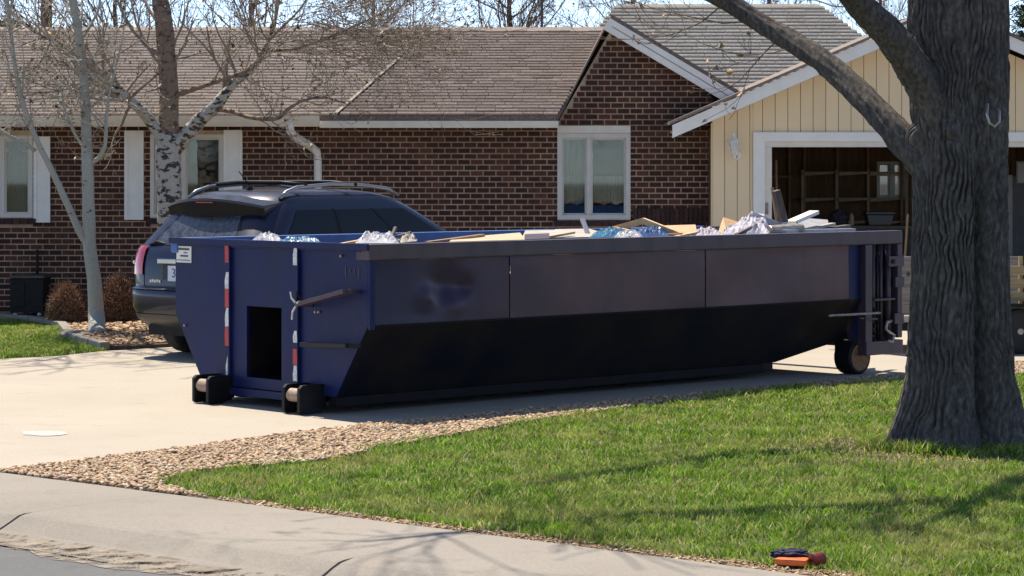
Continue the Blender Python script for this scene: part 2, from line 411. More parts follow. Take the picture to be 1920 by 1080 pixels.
class MB:
    def __init__(s):
        s.v, s.f = [], []

    def quad(s, *pts):
        b = len(s.v)
        s.v += [tuple(p) for p in pts]
        s.f.append(tuple(range(b, b + len(pts))))
        return s

    def box(s, c, size, rot=None):
        hx, hy, hz = size[0] / 2, size[1] / 2, size[2] / 2
        b = len(s.v)
        for dx, dy, dz in ((-1, -1, -1), (1, -1, -1), (1, 1, -1), (-1, 1, -1), (-1, -1, 1), (1, -1, 1), (1, 1, 1), (-1, 1, 1)):
            p = Vector((dx * hx, dy * hy, dz * hz))
            if rot is not None: p = rot @ p
            s.v.append((c[0] + p.x, c[1] + p.y, c[2] + p.z))
        for q in ((0, 3, 2, 1), (4, 5, 6, 7), (0, 1, 5, 4), (1, 2, 6, 5), (2, 3, 7, 6), (3, 0, 4, 7)):
            s.f.append(tuple(b + i for i in q))
        return s

    def box2(s, lo, hi):
        return s.box([(a + b) / 2 for a, b in zip(lo, hi)], [abs(b - a) for a, b in zip(lo, hi)])

    def beam(s, p, q, w, h, up=(0, 0, 1)):
        p, q = Vector(p), Vector(q)
        d = (q - p)
        L = d.length
        x = d.normalized()
        u = Vector(up)
        y = u.cross(x)
        if y.length < 1e-4: y = Vector((0, 1, 0)).cross(x)
        y.normalize()
        z = x.cross(y)
        R = Matrix((x, y, z)).transposed()
        return s.box((p + q) / 2, (L, w, h), R)

    def prism(s, poly, ext):
        """poly: list of 3-D points, extruded by the vector ext"""
        b, n = len(s.v), len(poly)
        e = Vector(ext)
        s.v += [tuple(Vector(p)) for p in poly] + [tuple(Vector(p) + e) for p in poly]
        s.f.append(tuple(range(b + n - 1, b - 1, -1)))
        s.f.append(tuple(range(b + n, b + 2 * n)))
        for i in range(n):
            j = (i + 1) % n
            s.f.append((b + i, b + j, b + n + j, b + n + i))
        return s

    def tube(s, pts, rad, n=8, cap=True):
        pts = [Vector(p) for p in pts]
        if isinstance(rad, (int, float)): rad = [rad] * len(pts)
        b = len(s.v)
        prev = None
        for i, p in enumerate(pts):
            t = (pts[min(i + 1, len(pts) - 1)] - pts[max(i - 1, 0)])
            if t.length < 1e-9: t = Vector((0, 0, 1))
            t.normalize()
            if prev is None:
                a = Vector((1, 0, 0)) if abs(t.x) < 0.8 else Vector((0, 1, 0))
                x = (a - t * a.dot(t)).normalized()
            else:
                x = prev - t * prev.dot(t)
                x = x.normalized() if x.length > 1e-6 else t.orthogonal().normalized()
            prev = x
            y = t.cross(x)
            for k in range(n):
                a = 2 * math.pi * k / n
                q = p + (x * math.cos(a) + y * math.sin(a)) * rad[i]
                s.v.append((q.x, q.y, q.z))
        for i in range(len(pts) - 1):
            for k in range(n):
                l = (k + 1) % n
                s.f.append((b + i * n + k, b + i * n + l, b + (i + 1) * n + l, b + (i + 1) * n + k))
        if cap:
            s.f.append(tuple(b + k for k in range(n - 1, -1, -1)))
            e = b + (len(pts) - 1) * n
            s.f.append(tuple(e + k for k in range(n)))
        return s

    def lathe(s, c, prof, n=16, axis=(0, 0, 1)):
        """prof: (radius, height along the axis)"""
        ax = Vector(axis).normalized()
        x = ax.orthogonal().normalized()
        y = ax.cross(x)
        c = Vector(c)
        b = len(s.v)
        for r, h in prof:
            for k in range(n):
                a = 2 * math.pi * k / n
                s.v.append(tuple(c + ax * h + (x * math.cos(a) + y * math.sin(a)) * r))
        for i in range(len(prof) - 1):
            for k in range(n):
                l = (k + 1) % n
                s.f.append((b + i * n + k, b + i * n + l, b + (i + 1) * n + l, b + (i + 1) * n + k))
        s.f.append(tuple(b + k for k in range(n - 1, -1, -1)))
        e = b + (len(prof) - 1) * n
        s.f.append(tuple(e + k for k in range(n)))
        return s

    def grid(s, fn, nu, nv):
        b = len(s.v)
        for i in range(nu + 1):
            for j in range(nv + 1):
                s.v.append(tuple(fn(i / nu, j / nv)))
        for i in range(nu):
            for j in range(nv):
                a = b + i * (nv + 1) + j
                s.f.append((a, a + nv + 1, a + nv + 2, a + 1))
        return s

    def mesh(s, name, mat):
        me = bpy.data.meshes.new(name)
        me.from_pydata(s.v, [], s.f)
        if mat is not None: me.materials.append(M[mat] if isinstance(mat, str) else mat)
        return me

    def build(s, name, mat, parent=None, smooth=False, bevel=0, fix=True):
        me = s.mesh(name, mat)
        if fix:
            import bmesh
            bm = bmesh.new()
            bm.from_mesh(me)
            bmesh.ops.recalc_face_normals(bm, faces=bm.faces)
            if bevel:
                bmesh.ops.remove_doubles(bm, verts=bm.verts, dist=1e-5)
                es = [e for e in bm.edges if len(e.link_faces) == 2 and e.calc_face_angle(0) > 0.5]
                bmesh.ops.bevel(bm, geom=es, offset=bevel, segments=2, affect='EDGES', profile=0.6, clamp_overlap=True)
            bm.to_mesh(me)
            bm.free()
        if smooth: me.shade_smooth()
        o = bpy.data.objects.new(name, me)
        COL.objects.link(o)
        return adopt(o, parent)


def np_obj(name, V, T, mat, parent=None, smooth=False):
    """one mesh from arrays of vertices and triangles"""
    me = bpy.data.meshes.new(name)
    V = np.ascontiguousarray(V, dtype=np.float32)
    T = np.ascontiguousarray(T, dtype=np.int32)
    k = T.shape[1]
    me.vertices.add(len(V))
    me.vertices.foreach_set('co', V.ravel())
    me.loops.add(T.size)
    me.loops.foreach_set('vertex_index', T.ravel())
    me.polygons.add(len(T))
    me.polygons.foreach_set('loop_start', np.arange(0, T.size, k, dtype=np.int32))
    me.polygons.foreach_set('loop_total', np.full(len(T), k, dtype=np.int32))
    me.materials.append(M[mat])
    me.update(calc_edges=True)
    if smooth: me.shade_smooth()
    o = bpy.data.objects.new(name, me)
    COL.objects.link(o)
    return adopt(o, parent)


def struct(o):
    o['kind'] = 'structure'
    return o


def in_poly(P, poly):
    x, y = P[:, 0], P[:, 1]
    inside = np.zeros(len(P), bool)
    n = len(poly)
    j = n - 1
    for i in range(n):
        xi, yi = poly[i][0], poly[i][1]
        xj, yj = poly[j][0], poly[j][1]
        c = ((yi > y) != (yj > y)) & (x < (xj - xi) * (y - yi) / (yj - yi + 1e-12) + xi)
        inside ^= c
        j = i
    return inside


def sample_poly(poly, n):
    xs = [p[0] for p in poly]; ys = [p[1] for p in poly]
    out = np.zeros((0, 2))
    while len(out) < n:
        P = NR.uniform((min(xs), min(ys)), (max(xs), max(ys)), (n * 2, 2))
        out = np.vstack([out, P[in_poly(P, poly)]])
    return out[:n]


def vnoise(x, y, seed=0, perx=None):
    """value noise on arrays; perx makes it repeat along x"""
    xi, yi = np.floor(x).astype(int), np.floor(y).astype(int)
    fx, fy = x - xi, y - yi
    fx, fy = fx * fx * (3 - 2 * fx), fy * fy * (3 - 2 * fy)

    def h(a, b):
        if perx: a = a % perx
        v = np.sin(a * 127.1 + b * 311.7 + seed * 74.7) * 43758.5453
        return v - np.floor(v)
    return (h(xi, yi) * (1 - fx) + h(xi + 1, yi) * fx) * (1 - fy) + (h(xi, yi + 1) * (1 - fx) + h(xi + 1, yi + 1) * fx) * fy


# ------------------------------------------------------------------ ground, street, walk
SD = Vector((0.755, -0.656, 0))           # along the street
SN = Vector((-0.656, -0.755, 0))          # from the yard towards the street
P0 = Vector((-3.30, 16.16, 0))


def st(s, t, z=0.0):
    p = P0 + SD * s + SN * t
    return Vector((p.x, p.y, z))


def sheet(name, poly, z, mat, thick=0.0, parent=None):
    m = MB()
    pts = [(p[0], p[1], z) for p in poly]
    if thick: m.prism([(p[0], p[1], z - thick) for p in poly], (0, 0, thick))
    else: m.quad(*pts)
    o = m.build(name, mat, parent)
    return o


struct(sheet('ground', [(-600, -300), (600, -300), (600, 900), (-600, 900)], -0.17, 'dry_ground'))
struct(sheet('street', [st(-60, 1.50), st(60, 1.50), st(60, 9.5), st(-60, 9.5)], -0.112, 'asphalt', 0.05))
struct(sheet('yard', [st(-60, 0.01), st(60, 0.01), st(60, -70), st(-60, -70)], -0.02, 'soil', 0.12))

walk = struct(MB().prism([tuple(st(-40, 0.02, -0.16)), tuple(st(40, 0.02, -0.16)), tuple(st(40, 1.50, -0.16)), tuple(st(-40, 1.50, -0.16))], (0, 0, 0.03)).build('sidewalk', 'kerb'))
joints = [1.61 + 2.57 * k for k in range(-7, 7)]
prof = [(0.0, -0.06), (0.0, -0.004), (0.012, 0.0), (0.35, -0.003), (0.70, -0.006), (1.00, -0.010), (1.06, -0.013), (1.10, -0.020), (1.16, -0.046), (1.24, -0.082), (1.32, -0.104), (1.42, -0.112), (1.515, -0.106)]
for a, b in zip(joints[:-1], joints[1:]):
    m = MB()
    ns = 40
    k = len(prof)
    for i in range(ns + 1):
        for t, z in prof:
            g = 0.0012 if t < 1.04 else 0.012 + 0.006 * mnoise.noise(Vector((a * 5, t * 20, 0)))
            sk = 0.05 * max(0, t - 1.04)
            sa = a + g + sk + (b - a - 2 * g) * i / ns
            wob = (0.007 if t > 1.04 else 0.0015) * mnoise.noise(Vector((sa * 3, t * 9, 0)))
            m.v.append(tuple(st(sa, t, z + wob)))
    for i in range(ns):
        for j in range(k - 1):
            c = i * k + j
            m.f.append((c, c + 1, c + k + 1, c + k))
    for side in (0, ns):
        bse = len(m.v)
        m.v += [m.v[side * k + j] for j in range(k)] + [tuple(Vector(m.v[side * k + j]) + Vector((0, 0, -0.05))) for j in range(k)]
        for j in range(k - 1):
            m.f.append((bse + j, bse + j + 1, bse + k + j + 1, bse + k + j))
    m.build('paving_slab', 'walk', walk)

# driveway
EDGE = [Vector((-3.36, 16.20, 0)), gp(345, 840), gp(550, 812), gp(700, 795), gp(1000, 767), gp(1300, 739), gp(1700, 701), Vector((5.35, 25.6, 0)), Vector((8.9, 29.2, 0)), Vector((8.9, 32.25, 0))]
LEFT = [Vector((-1.2, 32.6, 0)), Vector((-2.2, 30.4, 0)), gp(335, 650), gp(250, 655), gp(197, 658), gp(100, 668), gp(0, 673), Vector((-7.4, 23.0, 0)), Vector((-9.1, 21.2, 0))]
DRIVE = [(p.x, p.y) for p in EDGE] + [(2.6, 32.25), (2.0, 32.6)] + [(p.x, p.y) for p in LEFT]
drive = struct(sheet('driveway', DRIVE, 0.0, 'drive', 0.1))
bl = [gp(83 + 48 * math.cos(a) * rng.uniform(0.8, 1.1), 812 + 5.5 * math.sin(a) * rng.uniform(0.7, 1.2), 0.004) for a in [2 * math.pi * i / 14 for i in range(14)]]
M['spill'] = pm('white_spill', (0.50, 0.49, 0.45), (0.43, 0.40, 0.35), 12, 0.8)
MB().quad(*bl).build('paint_spill', 'spill', drive)

# lawns
LAWN = [gp(288, 906), gp(325, 888), gp(380, 877), gp(550, 864), gp(640, 852), gp(725, 832), gp(850, 810), gp(960, 791), gp(1200, 757), gp(1450, 727), gp(1710, 706),
        gp(1900, 700), Vector((7.5, 25.2, 0)), Vector((9.5, 18.0, 0)), st(12.5, -0.14), st(9.0, -0.13), st(6.2, -0.16), st(5.2, -0.14), st(3.6, -0.10), st(2.4, -0.10)]
LAWN = [(p.x, p.y) for p in LAWN]
struct(sheet('lawn', LAWN, -0.012, 'turf', 0.02))
LAWN2 = [gp(-80, 596), gp(0, 600), gp(60, 606), gp(118, 617), gp(128, 632), gp(150, 645), gp(196, 656), gp(100, 667), gp(0, 672), gp(-120, 680)]
LAWN2 = [(p.x, p.y) for p in LAWN2]
struct(sheet('side_lawn', LAWN2, -0.008, 'turf', 0.02))
TREE = Vector((3.18, 17.75, 0.0))


def grass(name, poly, n, hgt, label, z0, width=0.0072, near=None, bare=None):
    P = sample_poly(poly, n)
    P = P + np.stack([vnoise(P[:, 0] * 7, P[:, 1] * 7, 13) - 0.5, vnoise(P[:, 0] * 7, P[:, 1] * 7, 17) - 0.5], 1) * 0.16 + NR.normal(size=P.shape) * 0.02
    if near:   # thin out with distance
        keep = NR.random(len(P)) < np.clip((near / P[:, 1]) ** 1.6, 0.1, 1)
        P = P[keep]
    if bare is not None:
        d = np.hypot((P[:, 0] - bare[0] + 0.35), (P[:, 1] - bare[1] + 0.2) * 0.8)
        P = P[NR.random(len(P)) < np.clip((d - 0.35) / 0.7, 0.12, 1)]
    n = len(P)
    clump = vnoise(P[:, 0] * 4, P[:, 1] * 4, 3) * 0.6 + vnoise(P[:, 0] * 1.1, P[:, 1] * 1.1, 5) * 0.5
    h = hgt * (0.40 + 0.7 * clump) * NR.uniform(0.6, 1.25, n)
    a = NR.uniform(0, 2 * math.pi, n)
    w = width * NR.uniform(0.6, 1.3, n) * np.clip(P[:, 1] / 15, 0.9, 1.9)
    lean = NR.uniform(0.2, 1.3, n) * h
    la = NR.uniform(0, 2 * math.pi, n)
    dx, dy = np.cos(a) * w / 2, np.sin(a) * w / 2
    lx, ly = np.cos(la) * lean, np.sin(la) * lean
    V = np.zeros((n, 5, 3))
    V[:, 0] = np.stack([P[:, 0] - dx, P[:, 1] - dy, np.full(n, z0)], 1)
    V[:, 1] = np.stack([P[:, 0] + dx, P[:, 1] + dy, np.full(n, z0)], 1)
    V[:, 2] = np.stack([P[:, 0] - dx * .8 + lx * .35, P[:, 1] - dy * .8 + ly * .35, z0 + h * .6], 1)
    V[:, 3] = np.stack([P[:, 0] + dx * .8 + lx * .35, P[:, 1] + dy * .8 + ly * .35, z0 + h * .6], 1)
    V[:, 4] = np.stack([P[:, 0] + lx, P[:, 1] + ly, z0 + h], 1)
    b = (np.arange(n) * 5)[:, None]
    T = np.concatenate([b + np.array([[0, 1, 3]]), b + np.array([[0, 3, 2]]), b + np.array([[2, 3, 4]])])
    o = np_obj(name, V.reshape(-1, 3), T, 'grass')
    tag(o, label, 'grass', kind='stuff')
    return o


vis = [p for p in LAWN]
grass('grass', vis, 490000, 0.052, 'patchy green spring grass around the big bare tree', -0.013, near=13.0, bare=TREE)
grass('grass', LAWN2, 26000, 0.06, 'small patch of green grass beside the aspen bed', -0.01, width=0.007)
ringp = [(TREE.x + r_ * math.cos(a_), TREE.y + r_ * math.sin(a_)) for r_, a_ in [(0.72 + 0.1 * math.sin(k * 2.3), k * 2 * math.pi / 24) for k in range(24)]]
grass('grass', ringp, 7000, 0.10, 'longer tufts of grass round the foot of the big trunk', -0.013)
# dry thatch along the walk edge
strip = [(p.x, p.y) for p in (st(2.2, -0.16), st(3.6, -0.15), st(5.2, -0.20), st(6.2, -0.22), st(9.0, -0.19), st(12.5, -0.2), st(12.5, -0.01), st(2.0, -0.01))]


def flakes(name, poly, n, size, label, mat, z0, cat):
    P = sample_poly(poly, n)
    a = NR.uniform(0, 6.28, n)
    s = size * NR.uniform(0.5, 1.3, n)
    t = NR.uniform(-0.6, 0.6, (n, 2))
    V = np.zeros((n, 4, 3))
    for k, (u, v) in enumerate(((-1, -.35), (1, -.3), (.9, .3), (-.9, .35))):
        x, y = u * s, v * s
        V[:, k, 0] = P[:, 0] + x * np.cos(a) - y * np.sin(a)
        V[:, k, 1] = P[:, 1] + x * np.sin(a) + y * np.cos(a)
        V[:, k, 2] = z0 + NR.uniform(0, 0.01, n) + np.abs(t[:, 0] * x + t[:, 1] * y)
    b = (np.arange(n) * 4)[:, None]
    o = np_obj(name, V.reshape(-1, 3), b + np.array([[0, 1, 2, 3]]), mat)
    tag(o, label, cat, kind='stuff')
    return o


dirtp = [(TREE.x - 0.25 + r_ * math.cos(a_), TREE.y - 0.25 + 0.8 * r_ * math.sin(a_)) for r_, a_ in [(1.05 + 0.25 * math.sin(k * 1.7), k * 2 * math.pi / 24) for k in range(24)]]
flakes('leaf_litter', dirtp, 5000, 0.009, 'dry bits and bark crumbs on the bare soil at the big trunk', 'straw', -0.005, 'leaf litter')
flakes('dead_grass', strip, 24000, 0.011, 'dry straw along the lawn edge beside the walk', 'straw', -0.015, 'dead grass')


def ico(sub=2):
    import bmesh
    bm = bmesh.new()
    bmesh.ops.create_icosphere(bm, subdivisions=sub, radius=1)
    V = np.array([v.co[:] for v in bm.verts])
    T = np.array([[v.index for v in f.verts] for f in bm.faces])
    bm.free()
    return V, T


ICO = ico()
ICO1 = ico(1)


def stones(name, poly, n, lo, hi, label, mat, z0, cat='gravel', pile=0.012):
    P = sample_poly(poly, n)
    IV, IT = ICO1
    s = NR.uniform(lo, hi, n)[:, None] * NR.uniform(0.6, 1.25, (n, 3))
    s[:, 2] *= 0.62
    V = IV[None] * s[:, None, :]
    # lumpy: scale by a few random directions
    for _ in range(3):
        d = NR.normal(size=(n, 3))
        d /= np.linalg.norm(d, axis=1)[:, None]
        dot = np.einsum('nvk,nk->nv', np.broadcast_to(IV, (n, *IV.shape)), d)
        V *= (1 - 0.22 * np.clip(dot, 0, 1) ** 2)[..., None]
    a = NR.uniform(0, 6.28, n)
    c, sn = np.cos(a)[:, None], np.sin(a)[:, None]
    X = V[..., 0] * c - V[..., 1] * sn
    Yv = V[..., 0] * sn + V[..., 1] * c
    tilt = NR.uniform(-0.5, 0.5, n)[:, None]
    Z = V[..., 2] + X * tilt
    W = np.stack([X + P[:, 0, None], Yv + P[:, 1, None], Z + z0 + NR.uniform(0, pile, n)[:, None]], -1)
    T = (np.arange(n) * len(IV))[:, None, None] + IT[None]
    o = np_obj(name, W.reshape(-1, 3), T.reshape(-1, 3), mat, smooth=False)
    tag(o, label, cat, kind='stuff')
    return o


gr = EDGE[:8] + [Vector((7.2, 25.6, 0))]
GRAVEL = [(p.x, p.y) for p in gr] + [(7.2, 24.9), (gp(1900, 704).x, gp(1900, 704).y)] + [(gp(*q).x, gp(*q).y) for q in ((1710, 710), (1450, 731), (1200, 761), (960, 796), (850, 816), (725, 838), (640, 858), (550, 869), (380, 882), (330, 893), (300, 909))] + [(st(2.0, -0.012).x, st(2.0, -0.012).y), (st(0.1, -0.01).x, st(0.1, -0.01).y)]
stones('gravel', GRAVEL, 19000, 0.015, 0.027, 'tan river gravel strip between driveway and lawn', 'gravel', 0.0)
edge_s = [(p.x, p.y) for p in (st(2.0, -0.12), st(12.5, -0.12), st(12.5, -0.005), st(2.0, -0.005))]
stones('gravel', edge_s, 900, 0.010, 0.022, 'small stones in the bare strip beside the walk', 'gravel', -0.012)
grit_poly = [(p.x, p.y) for p in (st(-2, 1.28), st(7, 1.26), st(7, 1.50), st(-2, 1.60))]
stones('gutter_grit', grit_poly, 3000, 0.002, 0.006, 'loose sand and grit in the gutter', 'gravel', -0.105, 'grit', 0.002)

sand = [st(-4 + 0.12 * i, 1.27 + 0.05 * mnoise.noise(Vector((i * 0.35, 0, 0))), 0) for i in range(110)] + [st(-4 + 0.12 * i, 1.60 + 0.12 * mnoise.noise(Vector((i * 0.3, 7, 0))) - 0.012 * max(0, 40 - i), 0) for i in range(109, -1, -1)]
M['sand'] = pm('gutter_sand', (0.29, 0.245, 0.195), (0.21, 0.175, 0.14), 3.5, 0.95, bmp=0.5, bscale=60)
nt = M['sand'].node_tree          # patchy: the silt lets the concrete show between its drifts
tcs = _n(nt, 'ShaderNodeTexCoord').outputs['Object']
mask = ramp(nt, noise_tex(nt, tcs, 7, 7, 0.75, stretch=(1, 1.4, 1)), [(0.44, (0, 0, 0)), (0.58, (1, 1, 1))])
nt.links.new(mask, nt.nodes['Principled BSDF'].inputs['Alpha'])
m = MB()
for i in range(109):
    q = [sand[i], sand[i + 1], sand[218 - i], sand[219 - i]]
    m.quad(*[(p.x, p.y, -0.088 if k < 2 else -0.1085) for k, p in enumerate(q)])
tag(m.build('gutter_sand', 'sand', fix=False), 'tan sand and silt lying along the gutter', 'sand', kind='stuff')

# planting bed by the house
BED = [gp(0, 597), gp(60, 603), gp(122, 615), gp(134, 630), gp(155, 643), gp(200, 654), gp(255, 653), gp(335, 648), Vector((-2.3, 30.4, 0)), Vector((-1.4, 32.8, 0)), Vector((-9, 32.8, 0)), Vector((-9, 31.2, 0))]
BED = [(p.x, p.y) for p in BED]
struct(sheet('planting_bed', BED, 0.03, 'soil', 0.07))
stones('gravel', BED, 3500, 0.02, 0.04, 'brown stones in the bed under the aspen', 'gravel', 0.03)
flakes('leaf_litter', BED, 5000, 0.035, 'fallen leaves in the bed under the shrubs', 'litter', 0.045, 'leaves')
edg = thing('bed_edging', 'pale concrete edging curving between bed and side lawn', 'edging', gp(120, 616, 0))
ep = [gp(-60, 594), gp(0, 598), gp(60, 604), gp(116, 615), gp(128, 630), gp(150, 643), gp(198, 655)]
for a, b in zip(ep[:-1], ep[1:]):
    nseg = max(1, int((b - a).length / 0.5))
    for i in range(nseg):
        p, q = a.lerp(b, i / nseg), a.lerp(b, (i + 0.97) / nseg)
        MB().beam(p + Vector((0, 0, 0.035)), q + Vector((0, 0, 0.035)), 0.11, 0.09).build('edging_block', 'walk', edg, bevel=0.012)
tag(MB().lathe(gp(142, 632, 0.02), [(0.05, -0.02), (0.19, 0.0), (0.20, 0.04), (0.13, 0.075), (0.02, 0.08)], 11).build('flat_rock', 'weathered'), 'flat grey rock at the corner of the side lawn', 'rock')

# ------------------------------------------------------------------ brick house
HY = 33.0                                   # front wall plane
HS = F / HY                                 # photo pixels per metre there


def hx(px): return (px - 960) / HS
def hz(py): return CH - (py - YH) / HS


house = thing('brick_house', 'single-storey dark brick house with tan shingle roof and white trim', 'house', (-2.5, HY, 0))
XL, XR = -9.2, hx(1338)
wall_top = 2.56
# openings: x0, x1, z0, z1
OPEN = [(-7.75, hx(62), hz(408), hz(254)), (hx(282), hx(420), hz(408), hz(252)), (hx(1045), hx(1182), hz(412), hz(250))]
gable = [(0.60, wall_top), (1.31, 3.80), (2.62, 3.02), (2.62, wall_top)]


def gable_left(z): return 0.60 + (z - wall_top) / (3.80 - wall_top) * 0.71
def gable_top(x): return 3.80 - (x - 1.31) / (2.62 - 1.31) * 0.78


m = MB()
cuts = sorted(OPEN)
x = XL
T_ = 0.2
for (a, b, z0, z1) in cuts:
    m.box2((x, HY, -0.05), (a, HY + T_, wall_top))
    m.box2((a, HY, -0.05), (b, HY + T_, z0))
    m.box2((a, HY, z1), (b, HY + T_, wall_top))
    x = b
m.box2((x, HY, -0.05), (XR, HY + T_, wall_top))
m.prism([(0.60, HY, wall_top), (1.31, HY, 3.80), (2.62, HY, 3.02), (2.62, HY, wall_top)], (0, T_, 0))
wallo = m.build('wall', 'mortar', house)

BP, BC = 0.168, 0.0745
bricks = []
row = 0
z = 0.0
while z < 3.8:
    off = (row % 2) * BP / 2
    x = XL + off - BP
    while x < XR:
        a, b = x + 0.008, x + BP - 0.008
        z0, z1 = z + 0.008, z + BC - 0.008
        pieces = [(a, b)]
        for (o0, o1, p0, p1) in OPEN:
            q0 = p0 - 0.09
            if z1 > q0 and z0 < p1:
                np_ = []
                for (u, v) in pieces:
                    if v <= o0 or u >= o1: np_.append((u, v))
                    else:
                        if u < o0 - 0.03: np_.append((u, o0))
                        if v > o1 + 0.03: np_.append((o1, v))
                pieces = np_
        for (u, v) in pieces:
            u, v = max(u, XL), min(v, XR - 0.01)
            if z1 > wall_top - 0.02:
                u = max(u, gable_left(z1) + 0.02)
                if z1 > gable_top(v): v = min(v, 1.31 + (3.80 - z1) / 0.78 * 1.31)
            if v - u > 0.03:
                bricks.append((u, v, z0, z1))
        x += BP
    z += BC
    row += 1


def brick_px(b):
    return 960 + (b[0] + b[1]) / 2 * HS, YH - ((b[2] + b[3]) / 2 - CH) * HS


full = [i for i, b in enumerate(bricks) if abs(b[1] - b[0] - (BP - 0.016)) < 1e-6]
pick = []
for i in full:
    px, py = brick_px(bricks[i])
    if 655 < px < 1035 and 252 < py < 350: pick.append(i)
for i in full:
    px, py = brick_px(bricks[i])
    if len(pick) < 298 and i not in pick and (1190 < px < 1330 and 255 < py < 380): pick.append(i)
pick = set(pick[:298])
bm_ = MB().box((0, 0, 0), (BP - 0.016, 0.03, BC - 0.016)).mesh('brick', 'brick')
m = MB()
for i, b in enumerate(bricks):
    d = rng.uniform(0.0, 0.004)
    c = ((b[0] + b[1]) / 2, HY + 0.006 - d, (b[2] + b[3]) / 2)
    if i in pick:
        o = bpy.data.objects.new('brick', bm_)
        COL.objects.link(o)
        o.location = c
        o.rotation_euler = (0, rng.uniform(-0.006, 0.006), 0)
        o.parent = wallo
    else:
        m.box(c, (b[1] - b[0], 0.03, b[3] - b[2]))
tag(m.build('brickwork', 'brick', wallo, fix=False), kind='stuff')
# soldier course beside the garage corner and sills of standing bricks
for px0, px1, py0, py1 in ((1186, 1334, 391, 419),):
    n = 17
    for i in range(n):
        a, b = hx(px0 + (px1 - px0) * i / n) + 0.004, hx(px0 + (px1 - px0) * (i + 1) / n) - 0.004
        MB().box2((a, HY - 0.045, hz(py1)), (b, HY - 0.011, hz(py0))).build('soldier_brick', 'brick_dark', wallo)
for (o0, o1, p0, p1) in OPEN:
    n = int((o1 - o0 + 0.1) / 0.1)
    for i in range(n):
        a = o0 - 0.05 + (o1 - o0 + 0.1) * i / n
        b = o0 - 0.05 + (o1 - o0 + 0.1) * (i + 1) / n
        MB().box2((a + 0.004, HY - 0.07, p0 - 0.085), (b - 0.004, HY + 0.02, p0 - 0.012)).build('sill_brick', 'brick_dark', wallo)
# other walls
m = MB()
m.box2((XL, HY + T_ + 0.002, -0.05), (XL + 0.2, HY + 7.0, wall_top))
m.box2((XL, HY + 7.0, -0.05), (2.5, HY + 7.2, wall_top))
m.box2((XL + 0.2, HY + 3.0, 0.0), (2.5, HY + 3.1, wall_top))
m.build('back_wall', 'stucco', house)
MB().box2((XL + 0.2, HY + T_ + 0.01, 2.35), (2.5, HY + 6.9, 2.4)).build('ceiling', 'interior', house)
MB().box2((XL + 0.2, HY + T_ + 0.01, 0.0), (2.5, HY + 6.9, 0.05)).build('floor', 'interior', house)


def window(par, x0, x1, z0, z1, Y, fr=0.05, split=0.5, name='window', mat='vinyl', depth=0.09, proud=0.03):
    w = MB()
    w.box2((x0, Y - proud, z0), (x0 + fr, Y + depth, z1)); w.box2((x1 - fr, Y - proud, z0), (x1, Y + depth, z1))
    w.box2((x0 + fr, Y - proud, z0), (x1 - fr, Y + depth, z0 + fr)); w.box2((x0 + fr, Y - proud, z1 - fr), (x1 - fr, Y + depth, z1))
    win = w.build(name, mat, par)
    xm = x0 + (x1 - x0) * split
    MB().box2((xm - 0.028, Y - 0.005, z0 + fr), (xm + 0.028, Y + 0.06, z1 - fr)).build('mullion', mat, win)
    for (a, b, yy) in ((x0 + fr, xm - 0.028, 0.045), (xm + 0.028, x1 - fr, 0.02)):
        s = MB()
        t = 0.024
        s.box2((a, Y + yy, z0 + fr), (a + t, Y + yy + 0.025, z1 - fr)); s.box2((b - t, Y + yy, z0 + fr), (b, Y + yy + 0.025, z1 - fr))
        s.box2((a + t, Y + yy, z0 + fr), (b - t, Y + yy + 0.025, z0 + fr + t)); s.box2((a + t, Y + yy, z1 - fr - t), (b - t, Y + yy + 0.025, z1 - fr))
        s.build('sash', mat, win)
        MB().box2((a + t, Y + yy + 0.008, z0 + fr + t), (b - t, Y + yy + 0.014, z1 - fr - t)).build('pane', 'glass', win)
    return win


w1 = window(house, *[OPEN[0][i] for i in (0, 1, 2, 3)], HY, split=0.72)
w2 = window(house, *OPEN[1], HY, split=0.45)
w3 = window(house, *OPEN[2], HY, fr=0.062, split=0.43)


def drape(fn_bottom, x0, x1, z0, z1, Y, mat, par, name='curtain', waves=9, amp=0.02):
    def g(u, v):
        x = x0 + (x1 - x0) * u
        zb = z0 + fn_bottom(u)
        return (x, Y + amp * math.sin(u * waves * 2 * math.pi) * (1 - 0.5 * v), zb + (z1 - zb) * v)
    MB().grid(g, 60, 4).build(name, mat, par, smooth=True, fix=False)


a, b, c, d = OPEN[2]
drape(lambda u: 0.03 * abs(math.sin(u * 14)), a + 0.08, b - 0.08, hz(385), hz(330), HY + 0.16, 'curtain', w3)
drape(lambda u: 0.0, a + 0.07, a + 0.40, hz(338), d - 0.07, HY + 0.19, 'curtain', w3, waves=5)
MB().box2((a + 0.42, HY + 0.20, hz(327)), (b - 0.07, HY + 0.21, d - 0.2)).build('blind', 'blind', w3)
MB().box2((a - 0.0, HY - 0.035, d + 0.004), (b, HY - 0.012, d + 0.10)).build('header_board', 'gutter', w3)
a, b, c, d = OPEN[1]
MB().box2((a + 0.5, HY + 0.16, hz(303)), (b - 0.06, HY + 0.17, d - 0.06)).build('blind', 'roller_blind', w2)
drape(lambda u: 0.0, a + 0.6, b - 0.2, c + 0.1, hz(318), HY + 0.32, 'redcloth', w2, waves=3)
a, b, c, d = OPEN[0]
drape(lambda u: 0.0, b - 0.42, b - 0.06, c + 0.07, d - 0.07, HY + 0.18, 'blind', w1, waves=5)


